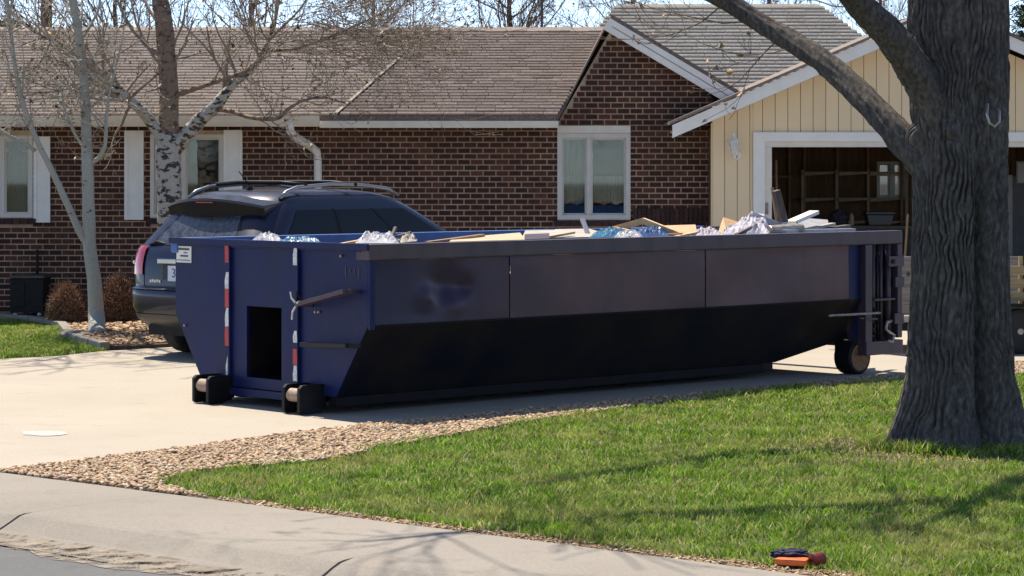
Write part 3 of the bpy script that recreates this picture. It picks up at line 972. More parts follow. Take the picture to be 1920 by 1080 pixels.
def shutter(px0, px1, py0, py1):
    x0, x1, z1, z0 = hx(px0), hx(px1), hz(py0), hz(py1)
    y = HY - 0.05
    s = MB()
    t = 0.045
    zm = z0 + (z1 - z0) * 0.5
    s.box2((x0, y, z0), (x0 + t, y + 0.035, z1)); s.box2((x1 - t, y, z0), (x1, y + 0.035, z1))
    for zz in (z0, zm - t / 2, z1 - t):
        s.box2((x0 + t, y, zz), (x1 - t, y + 0.035, zz + t))
    sh = s.build('shutter', 'shutter', house)
    for za, zb in ((z0 + t, zm - t / 2), (zm + t / 2, z1 - t)):
        MB().box2((x0 + t, y + 0.014, za), (x1 - t, y + 0.034, zb)).build('panel', 'shutter', sh)


shutter(64, 95, 256, 417)
shutter(234, 270, 245, 412)
shutter(420, 455, 244, 412)

# roof
EY, EZ, RY, RZ = 32.42, 2.655, 36.3, 3.985
slope = (RZ - EZ) / (RY - EY)


def rx_right(t): return 0.58 + (1.42 - 0.58) * t


def roofpt(x, t, lift=0.0): return Vector((x, EY + (RY - EY) * t, EZ + (RZ - EZ) * t + lift))


m = MB()
m.prism([roofpt(XL - 0.4, 0, -0.09), roofpt(rx_right(0), 0, -0.09), roofpt(rx_right(1), 1, -0.09), roofpt(XL - 0.4, 1, -0.09)], (0, 0, 0.085))
m.prism([(XL - 0.4, RY + 0.002, RZ - 0.09), (rx_right(1), RY + 0.002, RZ - 0.09), (rx_right(1) + 0.3, RY + 4.4, RZ - 1.5), (XL - 0.4, RY + 4.4, RZ - 1.5)], (0, 0, 0.085))
roof = m.build('roof', 'shingle_dark', house)


def shingle_field(name, mat, par, corner, across, up, w, h, clip, expo=0.135, tab=0.30, seed=1, thick=(0.008, 0.015)):
    """rows of tabs on a roof plane. clip(u, v) says whether a tab stays"""
    r = random.Random(seed)
    nrm = Vector(across).cross(Vector(up)).normalized()
    A, U = Vector(across).normalized(), Vector(up).normalized()
    V, Fc = [], []
    nr = int(h / expo)
    for i in range(nr):
        v0 = i * expo
        u = -r.uniform(0, tab)
        while u < w:
            tw = tab * r.uniform(0.75, 1.2)
            u0, u1 = max(u + 0.003, 0), min(u + tw - 0.003, w)
            u += tw
            if u1 - u0 < 0.02: continue
            cu = clip(v0 + expo / 2)
            u0, u1 = max(u0, cu[0]), min(u1, cu[1])
            if u1 - u0 < 0.02: continue
            th = r.uniform(*thick)
            dv = r.uniform(-0.006, 0.006)
            b = len(V)
            for (uu, vv, n_) in ((u0, v0 + dv, 0.0), (u1, v0 + dv, 0.0), (u0, v0 + dv, th), (u1, v0 + dv, th), (u0, v0 + expo + 0.01, 0.006), (u1, v0 + expo + 0.01, 0.006)):
                V.append(tuple(Vector(corner) + A * uu + U * vv + nrm * n_))
            Fc += [(b, b + 1, b + 3, b + 2), (b + 2, b + 3, b + 5, b + 4), (b, b + 2, b + 4, b + 4), (b + 1, b + 5, b + 3, b + 3)]
    V = np.array(V)
    Fq = np.array([f for f in Fc if len(set(f)) == 4])
    o = np_obj(name, V, Fq, mat, par)
    tag(o, kind='stuff')
    return o


up = Vector((0, RY - EY, RZ - EZ))
VAL = lambda v: hx(640) - 0.03 + v / up.length * 1.15      # the valley line across the roof
L0 = XL - 0.4
shingle_field('shingles', 'shingle', roof, (L0, EY - 0.02, EZ - 0.004), (1, 0, 0), up, 12, up.length + 0.02, lambda v: (0, VAL(v) - L0 - 0.03), seed=3)
shingle_field('shingles', 'shingle_dark', roof, (L0, EY - 0.02, EZ - 0.004), (1, 0, 0), up, 12, up.length + 0.02, lambda v: (VAL(v) - L0 + 0.03, rx_right(v / up.length) - L0), seed=4)
MB().beam(roofpt(VAL(0), 0.0, 0.028), roofpt(VAL(up.length * 0.62), 0.62, 0.028), 0.045, 0.012, up=(0, -0.3, 1)).build('valley_flashing', 'weathered', roof)
ridge_n = 36
for i in range(ridge_n):
    a = L0 + (rx_right(1) - L0) * i / ridge_n
    b = L0 + (rx_right(1) - L0) * (i + 1.06) / ridge_n
    zz = RZ + 0.012 + 0.006 * (i % 2)
    MB().prism([(a, RY - 0.15, zz - 0.05), (a, RY, zz + 0.012), (a, RY + 0.15, zz - 0.05), (a, RY + 0.15, zz - 0.075), (a, RY - 0.15, zz - 0.075)], (b - a, 0, 0.004)).build('ridge_cap', 'shingle', roof)
# soffit, fascia, gutter, downspout
MB().box2((L0, EY + 0.03, wall_top + 0.002), (0.58, HY - 0.002, wall_top + 0.02)).build('soffit', 'gutter', house)
MB().box2((L0, EY, wall_top - 0.01), (hx(605), EY + 0.028, EZ - 0.10)).build('fascia', 'gutter', house)
m = MB()
gx1 = (600 - 960) / F * EY
prof = [(0, 2.51), (-0.07, 2.505), (-0.10, 2.56), (-0.115, 2.61), (-0.12, 2.645), (-0.108, 2.645), (-0.10, 2.61), (-0.085, 2.56), (-0.06, 2.52), (0, 2.525)]
m.prism([(L0, EY - 0.003 + y, zz) for y, zz in prof], (gx1 - L0, 0, 0))
m.build('gutter', 'gutter', house)
MB().box2((hx(606), EY - 0.02, 2.49), (0.60, EY + 0.03, EZ - 0.075)).build('fascia', 'gutter', house)
ds = [at(543, 226, 32.35), at(544, 246, 32.4), at(552, 256, 32.5), at(582, 274, 32.8), at(594, 284, 32.9), at(596, 300, 32.92), at(597, 590, 32.92)]
MB().tube(ds, 0.055, 8).build('downspout', 'trim', house, smooth=True)
# brick gable on the right of the front: rake boards and its roof
rk0, rk1 = Vector((1.28, 32.72, 3.93)), Vector((2.95, 32.72, 2.93))
dn = (rk1 - rk0).normalized()
pr = Vector((-dn.z, 0, dn.x))
if pr.z > 0: pr = -pr
MB().prism([rk0, rk1, rk1 + pr * 0.17, rk0 + pr * 0.17], (0, 0.04, 0)).build('rake_board', 'trim', house)
m = MB()
up_n = -pr
m.prism([rk0 + up_n * 0.004, rk1 + up_n * 0.004, rk1 + up_n * 0.05, rk0 + up_n * 0.05], (0, 3.9, 0))
l0, l1 = Vector((1.30, 32.95, 3.93)), Vector((0.62, 32.95, 2.62))
dl_ = (l1 - l0).normalized()
pl_ = Vector((dl_.z, 0, -dl_.x))
if pl_.x > 0: pl_ = -pl_
m.prism([l0, l1, l1 + pl_ * 0.02, l0 + pl_ * 0.02], (0, 3.5, 0))
m.build('gable_roof', 'shingle_dark', house)
MB().prism([(1.31, HY - 0.28, 3.82), (2.95, HY - 0.28, 2.84), (2.95, HY - 0.28, 2.83), (1.31, HY - 0.28, 3.81)], (0, 0.27, 0)).build('rake_soffit', 'trim', house)
# rear wing roof seen between the two gables
wy0, wy1, wz0, wz1 = 40.2, 44.2, 2.65, 4.88
bx0, bx1 = 1.65, 5.4
m = MB()
m.prism([(bx0 - 1.5, wy0, wz0 - .1), (bx1 + 2.2, wy0, wz0 - .1), (bx1, wy1, wz1 - .1), (bx0 + 0.2, wy1, wz1 - .1)], (0, 0, 0.09))
rear = m.build('rear_roof', 'shingle_pale', house)
upw = Vector((0, wy1 - wy0, wz1 - wz0))
shingle_field('shingles', 'shingle_pale', rear, (bx0 - 1.5, wy0 - 0.01, wz0), (1, 0, 0), upw, 9, upw.length, lambda v: (1.7 * v / upw.length, bx1 + 2.2 - bx0 + 1.5 - 2.2 * v / upw.length), seed=9, thick=(0.007, 0.010))
MB().box2((bx0 - 1.2, wy0 + 0.4, 0), (bx1 + 1.8, wy0 + 0.6, wz0 + 0.05)).build('rear_wall', 'stucco', house)

# ------------------------------------------------------------------ garage
GY = 32.3
GS = F / GY


def gx(px): return (px - 960) / GS
def gz(py): return CH - (py - YH) / GS


gar = thing('garage', 'cream sided garage with open door and white trim joined to the brick house', 'garage', (5.5, GY, 0))
GX0, GX1, GC = gx(1335), 8.42, 5.5
OX0, OX1, OZ = gx(1447), 7.68, gz(276)
TX0, TZ = gx(1412), gz(248)
pk = gz(18) - 0.17


def rake_z(x): return pk - 0.432 * abs(x - GC)


m = MB()
zt = rake_z(GX0)
m.prism([(GX0, GY + 0.03, -0.05), (GX0, GY + 0.03, zt), (GC, GY + 0.03, pk), (GX1, GY + 0.03, zt), (GX1, GY + 0.03, -0.05), (OX1 + 0.1, GY + 0.03, -0.05), (OX1 + 0.1, GY + 0.03, OZ + 0.06), (OX0 - 0.1, GY + 0.03, OZ + 0.06), (OX0 - 0.1, GY + 0.03, -0.05)], (0, 0.12, 0))
gwall = m.build('front_wall', 'siding_joint', gar)
bw = 0.163
x = GX0
while x < GX1 - 0.02:
    a, b = x + 0.004, min(x + bw - 0.004, GX1)
    za, zb = rake_z(a), rake_z(b)
    bot = -0.02
    segs = [(a, b)]
    if b > TX0 and a < OX1 + 0.24: bot = TZ + 0.003
    if a < TX0 < b: segs = [(a, TX0 - 0.003)]
    for (u, v) in segs:
        zu, zv = rake_z(u) - 0.004, rake_z(v) - 0.004
        bb = bot if not (a < TX0 < b) else -0.02
        pts = [(u, GY + 0.028, bb), (v, GY + 0.028, bb), (v, GY + 0.028, zv)]
        if u < GC < v: pts.append((GC, GY + 0.028, pk - 0.004))
        pts.append((u, GY + 0.028, zu))
        MB().prism(pts, (0, -0.02 - rng.uniform(0, 0.002), 0)).build('board', 'siding', gwall)
    if a < TX0 < b:
        MB().prism([(TX0, GY + 0.028, TZ + 0.003), (b, GY + 0.028, TZ + 0.003), (b, GY + 0.028, zb), (TX0, GY + 0.028, rake_z(TX0))], (0, -0.02, 0)).build('board', 'siding', gwall)
    x += bw
MB().box2((GX0 - 0.012, GY - 0.012, -0.02), (GX0 + 0.0, GY + 0.09, zt - 0.03)).build('corner_trim', 'siding', gwall)
# door trim: outer casing and inner jamb
m = MB()
m.box2((TX0, GY - 0.035, 0), (TX0 + 0.15, GY + 0.0, TZ)); m.box2((OX1 + 0.09, GY - 0.035, 0), (OX1 + 0.24, GY, TZ))
m.box2((TX0 + 0.15, GY - 0.035, TZ - 0.12), (OX1 + 0.09, GY, TZ))
ft = m.build('door_frame', 'trim', gar)
m = MB()
m.box2((TX0 + 0.152, GY - 0.012, 0), (OX0, GY + 0.22, OZ)); m.box2((OX1, GY - 0.012, 0), (OX1 + 0.088, GY + 0.22, OZ))
m.box2((TX0 + 0.152, GY - 0.012, OZ + 0.002), (OX1 + 0.088, GY + 0.22, TZ - 0.122))
m.build('jamb', 'gutter', ft)
MB().box2((gx(1434), GY - 0.03, gz(402)), (gx(1440), GY - 0.013, gz(380))).build('keypad', 'weathered', ft)
# roof: rake boards, slabs, soffit
for sgn in (-1, 1):
    tip = GC + sgn * 3.46
    zt_ = pk + 0.17 - 0.432 * 3.46
    p, q = Vector((GC, GY - 0.42, pk + 0.17)), Vector((tip, GY - 0.42, zt_))
    d_ = (q - p).normalized()
    nn = Vector((0, 0, -0.165))
    MB().prism([p, q, q + nn, p + nn], (0, 0.04, 0)).build('rake_board', 'trim', gar)
    m = MB()
    m.prism([p + Vector((0, -0.03, 0.003)), q + Vector((sgn * 0.04, -0.03, 0.003)), q + Vector((sgn * 0.04, -0.03, 0.04)), p + Vector((0, -0.03, 0.04))], (0, 6.2, 0))
    m.build('roof', 'shingle_dark', gar)
    MB().prism([p + Vector((0, 0.045, -0.10)), q + Vector((0, 0.045, -0.10)), q + Vector((0, 0.045, -0.08)), p + Vector((0, 0.045, -0.08))], (0, 0.40, 0)).build('soffit', 'gutter', gar)
# inside
BY = 37.6
m = MB()
m.box2((GX0 + 0.01, GY + 0.16, -0.02), (GX0 + 0.06, BY, 2.5))
m.box2((GX1 - 0.06, GY + 0.16, -0.02), (GX1 - 0.01, BY, 2.5))
wx0, wx1 = at(1644, 0, BY).x, at(1699, 0, BY).x
wz0_, wz1_ = at(0, 372, BY).z, at(0, 303, BY).z
m.box2((GX0, BY, -0.02), (wx0, BY + 0.1, 2.5)); m.box2((wx1, BY, -0.02), (GX1, BY + 0.1, 2.5))
m.box2((wx0, BY, -0.02), (wx1, BY + 0.1, wz0_)); m.box2((wx0, BY, wz1_), (wx1, BY + 0.1, 2.5))
m.build('inner_wall', 'ply', gar)
MB().box2((GX0 + 0.06, GY + 0.25, 2.5), (GX1 - 0.06, BY, 2.54)).build('ceiling', 'ply', gar)
MB().box2((GX0, GY + 0.0, -0.06), (GX1, BY, 0.002)).build('slab', 'drive', gar)
window(gar, wx0, wx1, wz0_, wz1_, BY + 0.01, fr=0.03, split=0.5)
xm = wx0
MB().box2((wx0 + 0.03, BY + 0.02, at(0, 330, BY).z), (wx1 - 0.03, BY + 0.05, at(0, 325, BY).z)).build('glazing_bar', 'vinyl', gar)
for px in (1480, 1508, 1570, 1627, 1690, 1760, 1840, 1900):
    xx = at(px, 0, BY - 0.06).x
    MB().box2((xx - 0.02, BY - 0.10, 0), (xx + 0.02, BY - 0.004, 2.45)).build('stud', 'stud', gar)
MB().box2((OX0 + 0.0, BY - 0.105, at(0, 333, BY).z), (at(1485, 0, BY).x, BY - 0.06, at(0, 329, BY).z)).build('rail', 'stud', gar)
# shelf unit
shf = thing('shelf_unit', 'bare wooden wall shelves on the back wall inside the garage', 'shelves', (at(1575, 0, 37.3).x, 37.3, 0))
for px in (1505, 1569, 1628, 1700):
    xx = at(px, 0, 37.0).x
    MB().box2((xx - 0.02, 37.0, 0), (xx + 0.02, 37.04, at(0, 322, 37.0).z + 0.03)).build('post', 'shelf', shf)
for py in (322, 371, 414):
    zz = at(0, py, 37.0).z
    MB().box2((at(1505, 0, 37).x, 36.96, zz - 0.02), (at(1705, 0, 37).x, 37.48, zz)).build('shelf', 'stud', shf)
    for px in (1508, 1572, 1631):
        xx = at(px, 0, 37.0).x
        MB().prism([(xx, 36.94, zz), (xx + 0.42, 36.94, zz), (xx + 0.42, 36.94, zz - 0.03), (xx, 36.94, zz - 0.06)], (0, 0.018, 0)).build('bracket', 'shelf', shf)
# wall lantern by the garage door
lan = thing('wall_lantern', 'white coach lantern on the cream wall left of the garage door', 'lantern', (gx(1376), GY, gz(290)))
lx, ly = gx(1374), GY - 0.16
MB().lathe((gx(1382), GY + 0.006, gz(290)), [(0.055, 0), (0.055, 0.02), (0.03, 0.035)], 12, axis=(0, -1, 0)).build('backplate', 'trim', lan)
MB().tube([(gx(1382), GY - 0.02, gz(292)), (gx(1380), GY - 0.07, gz(299)), (gx(1376), GY - 0.13, gz(297)), (lx, ly, gz(287))], 0.014, 8).build('arm', 'trim', lan, smooth=True)
MB().lathe((lx, ly, gz(288)), [(0.025, 0), (0.05, 0.015), (0.045, 0.03)], 8).build('cup', 'trim', lan)
MB().lathe((lx, ly, gz(284)), [(0.045, 0), (0.07, 0.11)], 6).build('lamp_glass', 'lampglass', lan)
cage = MB()
for k in range(6):
    a = k * math.pi / 3
    cage.beam((lx + 0.047 * math.cos(a), ly + 0.047 * math.sin(a), gz(284)), (lx + 0.073 * math.cos(a), ly + 0.073 * math.sin(a), gz(284) + 0.11), 0.008, 0.008)
cage.build('cage', 'trim', lan)
MB().lathe((lx, ly, gz(284) + 0.112), [(0.085, 0), (0.08, 0.012), (0.045, 0.05), (0.02, 0.07), (0.012, 0.10), (0.018, 0.115), (0.004, 0.14)], 12).build('cap', 'trim', lan, smooth=True)

# things in and by the garage
bn = thing('storage_bin', 'dark plastic storage bin with lid on the garage workbench', 'bin', at(1645, 422, 35.0))
c0, c1 = at(1622, 422, 35.0), at(1672, 402, 35.0)
MB().prism([(c0.x + 0.03, 34.8, c0.z), (c1.x - 0.03, 34.8, c0.z), (c1.x, 34.8, c1.z), (c0.x, 34.8, c1.z)], (0, 0.35, 0)).build('tub', 'binblack', bn, bevel=0.01)
MB().box2((c0.x - 0.015, 34.78, c1.z + 0.002), (c1.x + 0.015, 35.17, c1.z + 0.04)).build('lid', 'binblack', bn, bevel=0.008)
wb = thing('workbench', 'dark workbench along the back of the garage behind the dumpster', 'workbench', (at(1640, 0, 35.1).x, 35.1, 0))
ztop = at(1645, 422, 35.0).z - 0.003
MB().box2((at(1530, 0, 35).x, 34.7, ztop - 0.05), (at(1720, 0, 35).x, 35.3, ztop)).build('worktop', 'dark_wood', wb)
for px in (1540, 1710):
    for yy in (34.75, 35.2):
        xx = at(px, 0, 35).x
        MB().box2((xx - 0.04, yy, 0), (xx + 0.04, yy + 0.06, ztop - 0.052)).build('leg', 'dark_wood', wb)


def blob(name, c, size, mat, seed, label, cat, amp=0.28, freq=3.0, flat=0.0):
    IV, IT = ICO
    import bmesh
    bm = bmesh.new()
    bmesh.ops.create_icosphere(bm, subdivisions=4, radius=1)
    for v in bm.verts:
        d = v.co.copy()
        n1 = mnoise.noise(d * freq + Vector((seed, seed * 2.1, 0)))
        n2 = abs(mnoise.noise(d * freq * 2.3 + Vector((0, seed, seed))))
        k = 1 + amp * n1 - amp * 0.8 * n2
        v.co = Vector((d.x * size[0] * k, d.y * size[1] * k, max(d.z, -0.55 if flat else -2) * size[2] * k))
    me = bpy.data.meshes.new(name)
    bm.to_mesh(me)
    bm.free()
    me.materials.append(M[mat])
    o = bpy.data.objects.new(name, me)
    COL.objects.link(o)
    o.location = c
    if label: tag(o, label, cat)
    return o


cb = at(1573, 408, 34.95)
blob('cloth_bundle', (cb.x, 34.95, ztop + 0.075), (0.14, 0.13, 0.15), 'darkcloth', 3.3, 'dark purple cloth bundle on the garage workbench', 'cloth', flat=1)
cj = at(1596, 0, 34.9)
tag(MB().lathe((cj.x, 34.85, ztop + 0.002), [(0.028, 0), (0.032, 0.02), (0.032, 0.13), (0.02, 0.15), (0.02, 0.165)], 12).build('bottle', 'shelf'), 'pale slim bottle standing on the garage workbench', 'bottle')
br = thing('leaning_pole', 'thin wooden pole leaning upright inside the garage', 'pole', at(1456, 0, 33.4))
p0, p1 = at(1456, 430, 33.2), at(1455, 305, 33.3)
MB().tube([(p0.x + 0.02, 33.1, 0.0), p1], 0.016, 8).build('shaft', 'stud', br)
MB().lathe(p1 + Vector((0, 0, 0.002)), [(0.017, 0), (0.021, 0.02), (0.008, 0.035)], 8).build('tip', 'stud', br)
br = thing('rake', 'rake with wooden handle leaning beside the trailer inside the garage', 'rake', (at(1702, 0, 31).x, 31.2, 0))
p0, p1 = at(1695, 470, 31.0), at(1702, 402, 31.3)
MB().tube([(p0.x - 0.06, 30.9, 0.02), p1], 0.014, 8).build('handle', 'stud', br)
m = MB()
m.beam((p0.x - 0.24, 30.88, 0.03), (p0.x + 0.12, 30.88, 0.03), 0.025, 0.02)
for k in range(9):
    m.beam((p0.x - 0.23 + k * 0.042, 30.88, 0.02), (p0.x - 0.23 + k * 0.042, 30.82, 0.0), 0.006, 0.006)
m.build('head', 'black', br)
# white door standing in the right part of the garage, and a framed notice over it
dr = thing('panel_door', 'white panel door in the garage back wall right of the tree', 'door', at(1915, 500, 36.9))
a_, b_ = at(1887, 328, 36.9), at(1900, 560, 36.9)
MB().box2((a_.x, 36.86, 0), (a_.x + 0.05, 36.98, a_.z)).build('jamb', 'trim', dr)
MB().box2((a_.x + 0.055, 36.88, 0), (a_.x + 0.085, 36.96, a_.z)).build('jamb', 'trim', dr)
MB().box2((a_.x + 0.09, 36.90, 0.01), (a_.x + 0.9, 36.95, a_.z - 0.02)).build('leaf', 'blind', dr)
for zz in (0.55, 1.05, 1.6):
    MB().box2((a_.x + 0.2, 36.885, zz), (a_.x + 0.8, 36.899, zz + 0.3)).build('panel', 'blind', dr, bevel=0.006)
MB().lathe((a_.x + 0.14, 36.90, 0.95), [(0.02, 0), (0.03, 0.04), (0.02, 0.06)], 10, axis=(0, -1, 0)).build('knob', 'steel', dr)
n0, n1 = at(1905, 345, 36.5), at(1935, 302, 36.5)
nf = thing('framed_notice', 'grey framed notice hanging high inside the garage right of the tree', 'notice', n0)
MB().box2((n0.x, 36.48, n0.z), (n1.x, 36.5, n1.z)).build('frame', 'steel', nf)
MB().box2((n0.x + 0.02, 36.472, n0.z + 0.02), (n1.x - 0.02, 36.478, n1.z - 0.02)).build('sheet', 'shutter', nf)

# ------------------------------------------------------------------ dumpster
BX, BYY = -1.13, 19.65
ANG = math.atan2(0.682, 0.731)
UA, VA = Vector((0.731, 0.682, 0)), Vector((-0.682, 0.731, 0))
W, L, HD = 2.58, 6.65, 1.365
KZ, FZ, FI = 0.72, 0.14, 0.40               # crease height, floor height, floor inset


def dl(a, b, z): return Vector((BX, BYY, z)) + UA * a + VA * b


def d_of(px, b):
    k = (px - 960) / F
    # X + .731a - .682b = k (Y + .682a + .731b)
    return (k * (BYY + 0.731 * b) - BX + 0.682 * b) / (0.731 - 0.682 * k)


def d_z(px, py, b):
    a = d_of(px, b)
    Y = dl(a, b, 0).y
    return CH - (py - YH) / F * Y


dump = thing('dumpster', 'long navy blue steel roll-off dumpster full of rubbish on the driveway', 'dumpster', (BX, BYY, 0), ANG, worldly=False)
# front end plate with pocket
O0, O1, OZ0, OZ1 = 1.10, 1.57, 0.23, 0.82


def inset(z): return 0 if z >= KZ else FI * (KZ - z) / (KZ - FZ)


m = MB()
zs = [FZ, OZ0, KZ, OZ1, HD]
for z0, z1 in zip(zs[:-1], zs[1:]):
    i0, i1 = inset(z0), inset(z1)
    if OZ0 <= z0 < OZ1:
        m.prism([(0, i0, z0), (0, O0, z0), (0, O0, z1), (0, i1, z1)], (0.025, 0, 0))
        m.prism([(0, O1, z0), (0, W - i0, z0), (0, W - i1, z1), (0, O1, z1)], (0.025, 0, 0))
    else:
        m.prism([(0, i0, z0), (0, W - i0, z0), (0, W - i1, z1), (0, i1, z1)], (0.025, 0, 0))
end = m.build('end_plate', 'navy', dump)
m = MB()
m.quad((0.02, O0, OZ0), (0.5, O0, OZ0), (0.5, O0, OZ1), (0.02, O0, OZ1)); m.quad((0.02, O1, OZ0), (0.5, O1, OZ0), (0.5, O1, OZ1), (0.02, O1, OZ1))
m.quad((0.5, O0, OZ0), (0.5, O1, OZ0), (0.5, O1, OZ1), (0.5, O0, OZ1)); m.quad((0.02, O0, OZ1), (0.02, O1, OZ1), (0.5, O1, OZ1), (0.5, O0, OZ1)); m.quad((0.02, O0, OZ0), (0.02, O1, OZ0), (0.5, O1, OZ0), (0.5, O0, OZ0))
m.build('hook_pocket', 'navy_dark', end, fix=False)
# long side: panels, lower slope, rails
cuts = [0.03, d_of(955, 0), d_of(1322, 0), d_of(1592, 0)]
DENT = [(0.82, 1.02, 0.24, 0.060), (0.62, 0.93, 0.15, -0.030), (1.02, 1.00, 0.12, 0.035), (0.9, 0.86, 0.16, -0.02)]


def panel_fn(a0, a1, z0, z1, dent, seed):
    def g(u, v):
        a, z = a0 + (a1 - a0) * u, z0 + (z1 - z0) * v
        d = 0.010 * mnoise.noise(Vector((a * 0.9, z * 1.5, seed))) * min(1, 8 * v * (1 - v)) 
        if dent:
            for (ca, cz, r, k) in DENT:
                q = ((a - ca) ** 2 + ((z - cz) * 1.15) ** 2) / (r * r)
                d += k * math.exp(-q * 2.2)
        return (a, d, z)
    return g


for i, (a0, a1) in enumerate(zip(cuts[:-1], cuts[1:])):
    MB().grid(panel_fn(a0 + 0.009, a1 - 0.009, KZ, 1.235, i == 0, i * 3.1), 70, 26).build('side_panel', 'panel_reflection', dump, smooth=True, fix=False)
for a in cuts[1:3]:
    MB().box2((a - 0.012, 0.006, KZ), (a + 0.012, 0.02, 1.235)).build('seam', 'navy_dark', dump)
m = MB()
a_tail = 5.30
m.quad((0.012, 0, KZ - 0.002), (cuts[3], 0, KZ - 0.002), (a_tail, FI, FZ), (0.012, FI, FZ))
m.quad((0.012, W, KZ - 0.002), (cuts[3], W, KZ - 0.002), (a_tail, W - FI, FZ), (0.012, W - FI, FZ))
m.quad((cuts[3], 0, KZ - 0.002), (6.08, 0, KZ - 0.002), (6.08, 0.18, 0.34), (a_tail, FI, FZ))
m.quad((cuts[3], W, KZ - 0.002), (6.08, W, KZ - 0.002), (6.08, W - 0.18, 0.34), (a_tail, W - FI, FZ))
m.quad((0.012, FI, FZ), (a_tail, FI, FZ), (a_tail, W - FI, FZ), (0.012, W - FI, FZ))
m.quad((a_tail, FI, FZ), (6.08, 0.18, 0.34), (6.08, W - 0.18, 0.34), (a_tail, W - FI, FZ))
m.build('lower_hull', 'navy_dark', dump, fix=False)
MB().beam((0.03, -0.006, KZ), (cuts[3], -0.006, KZ), 0.014, 0.014).build('weld_seam', 'navy_sill', dump)
MB().box2((0.012, W - 0.02, KZ), (6.08, W, 1.24)).build('far_side_panel', 'lit_inside_blue', dump)
MB().box2((cuts[3] + 0.004, 0.012, KZ), (6.08, 0.03, 1.235)).build('end_bay', 'navy', dump)
for b0, b1 in ((-0.045, 0.05), (W - 0.05, W + 0.045)):
    rr = MB().box2((-0.02, b0, 1.237), (L, b1, HD)).build('top_rail', 'navy_rail' if b0 < 1 else 'lit_inside_blue', dump, bevel=0.012)
MB().box2((-0.045, -0.045, HD - 0.05), (-0.022, W + 0.045, HD + 0.004)).build('front_rim', 'navy', dump, bevel=0.006)
MB().box2((-0.02, 0.052, 1.30), (0.07, W - 0.052, HD - 0.002)).build('front_rim', 'navy', dump, bevel=0.006)
MB().box2((0.0, -0.028, KZ - 0.03), (0.05, -0.001, 1.235)).build('corner_post', 'navy', dump, bevel=0.004)
MB().prism([(-0.018, -0.03, 1.24), (-0.002, -0.03, 1.24), (-0.002, 0.12, 1.24), (-0.018, 0.12, 1.24)], (0, 0, 0.07)).build('corner_plate', 'navy_rail', dump)
# bottom rails and skids
for b in (FI + 0.01, W - FI - 0.11):
    MB().box2((0.02, b, 0.055), (5.15, b + 0.10, FZ - 0.003)).build('sill_rail', 'navy_sill', dump, bevel=0.01)
for b in (0.60, 1.82):
    MB().box2((0.15, b, 0.035), (5.5, b + 0.13, FZ - 0.004)).build('skid', 'navy_dark', dump, bevel=0.01)
MB().box2((-0.03, FI + 0.25, 0.075), (0.12, W - FI - 0.25, FZ - 0.006)).build('cross_sill', 'navy', dump)
for bc in (0.66, 1.88):
    ra = MB()
    for sg in (-1, 1):
        y0 = bc + sg * 0.098
        ra.prism([(-0.25, y0 - 0.018, 0.21), (-0.22, y0 - 0.018, 0.235), (0.02, y0 - 0.018, 0.235), (0.02, y0 - 0.018, 0.05), (-0.10, y0 - 0.018, 0.004), (-0.23, y0 - 0.018, 0.004), (-0.25, y0 - 0.018, 0.02)], (0, 0.036, 0))
    ra.box2((-0.06, bc - 0.079, 0.02), (0.02, bc + 0.079, 0.225))
    br_ = ra.build('roller_bracket', 'black', dump, bevel=0.006)
    MB().lathe((-0.19, bc - 0.078, 0.15), [(0.02, 0), (0.05, 0.003), (0.054, 0.012), (0.054, 0.144), (0.05, 0.153), (0.02, 0.156)], 24, axis=(0, 1, 0)).build('roller', 'roller', br_, smooth=False)
    MB().lathe((-0.19, bc - 0.12, 0.15), [(0.018, 0), (0.018, 0.24)], 10, axis=(0, 1, 0)).build('axle', 'black', br_)
# vertical posts with reflective tape
for px, bits in ((431, [('r', 459, 492), ('w', 510, 541), ('r', 541, 576), ('w', 577, 612), ('r', 613, 648), ('w', 668, 704)]),
                 (559, [('w', 460, 497), ('w', 620, 642), ('r', 654, 684), ('w', 685, 714)])):
    k = (px - 960) / F
    bcen = (BX - k * BYY) / (0.682 + 0.731 * k)
    Yp = dl(0, bcen, 0).y
    post = MB().box2((-0.030, bcen - 0.032, FZ - 0.02), (-0.001, bcen + 0.032, HD - 0.06)).build('end_post', 'navy', dump, bevel=0.004)
    for t, y0, y1 in bits:
        z1, z0 = CH - (y0 - YH) / F * Yp, CH - (y1 - YH) / F * Yp
        wd = 0.029 if not (t == 'w' and y0 > 600 and px == 431) else 0.014
        m = MB()
        jag = [rng.uniform(0.0, 0.008) for _ in range(8)]
        if t == 'w': jag[2] += 0.016
        m.prism([(-0.033, bcen - wd + jag[0], z0), (-0.033, bcen + wd - jag[1], z0), (-0.033, bcen + wd - jag[3] * .5, (z0 + z1) / 2), (-0.033, bcen + wd - jag[2], z1), (-0.033, bcen - wd + jag[4], z1)], (0.0025, 0, 0))
        m.build('reflective_tape', 'tape_red' if t == 'r' else 'tape_white', post)
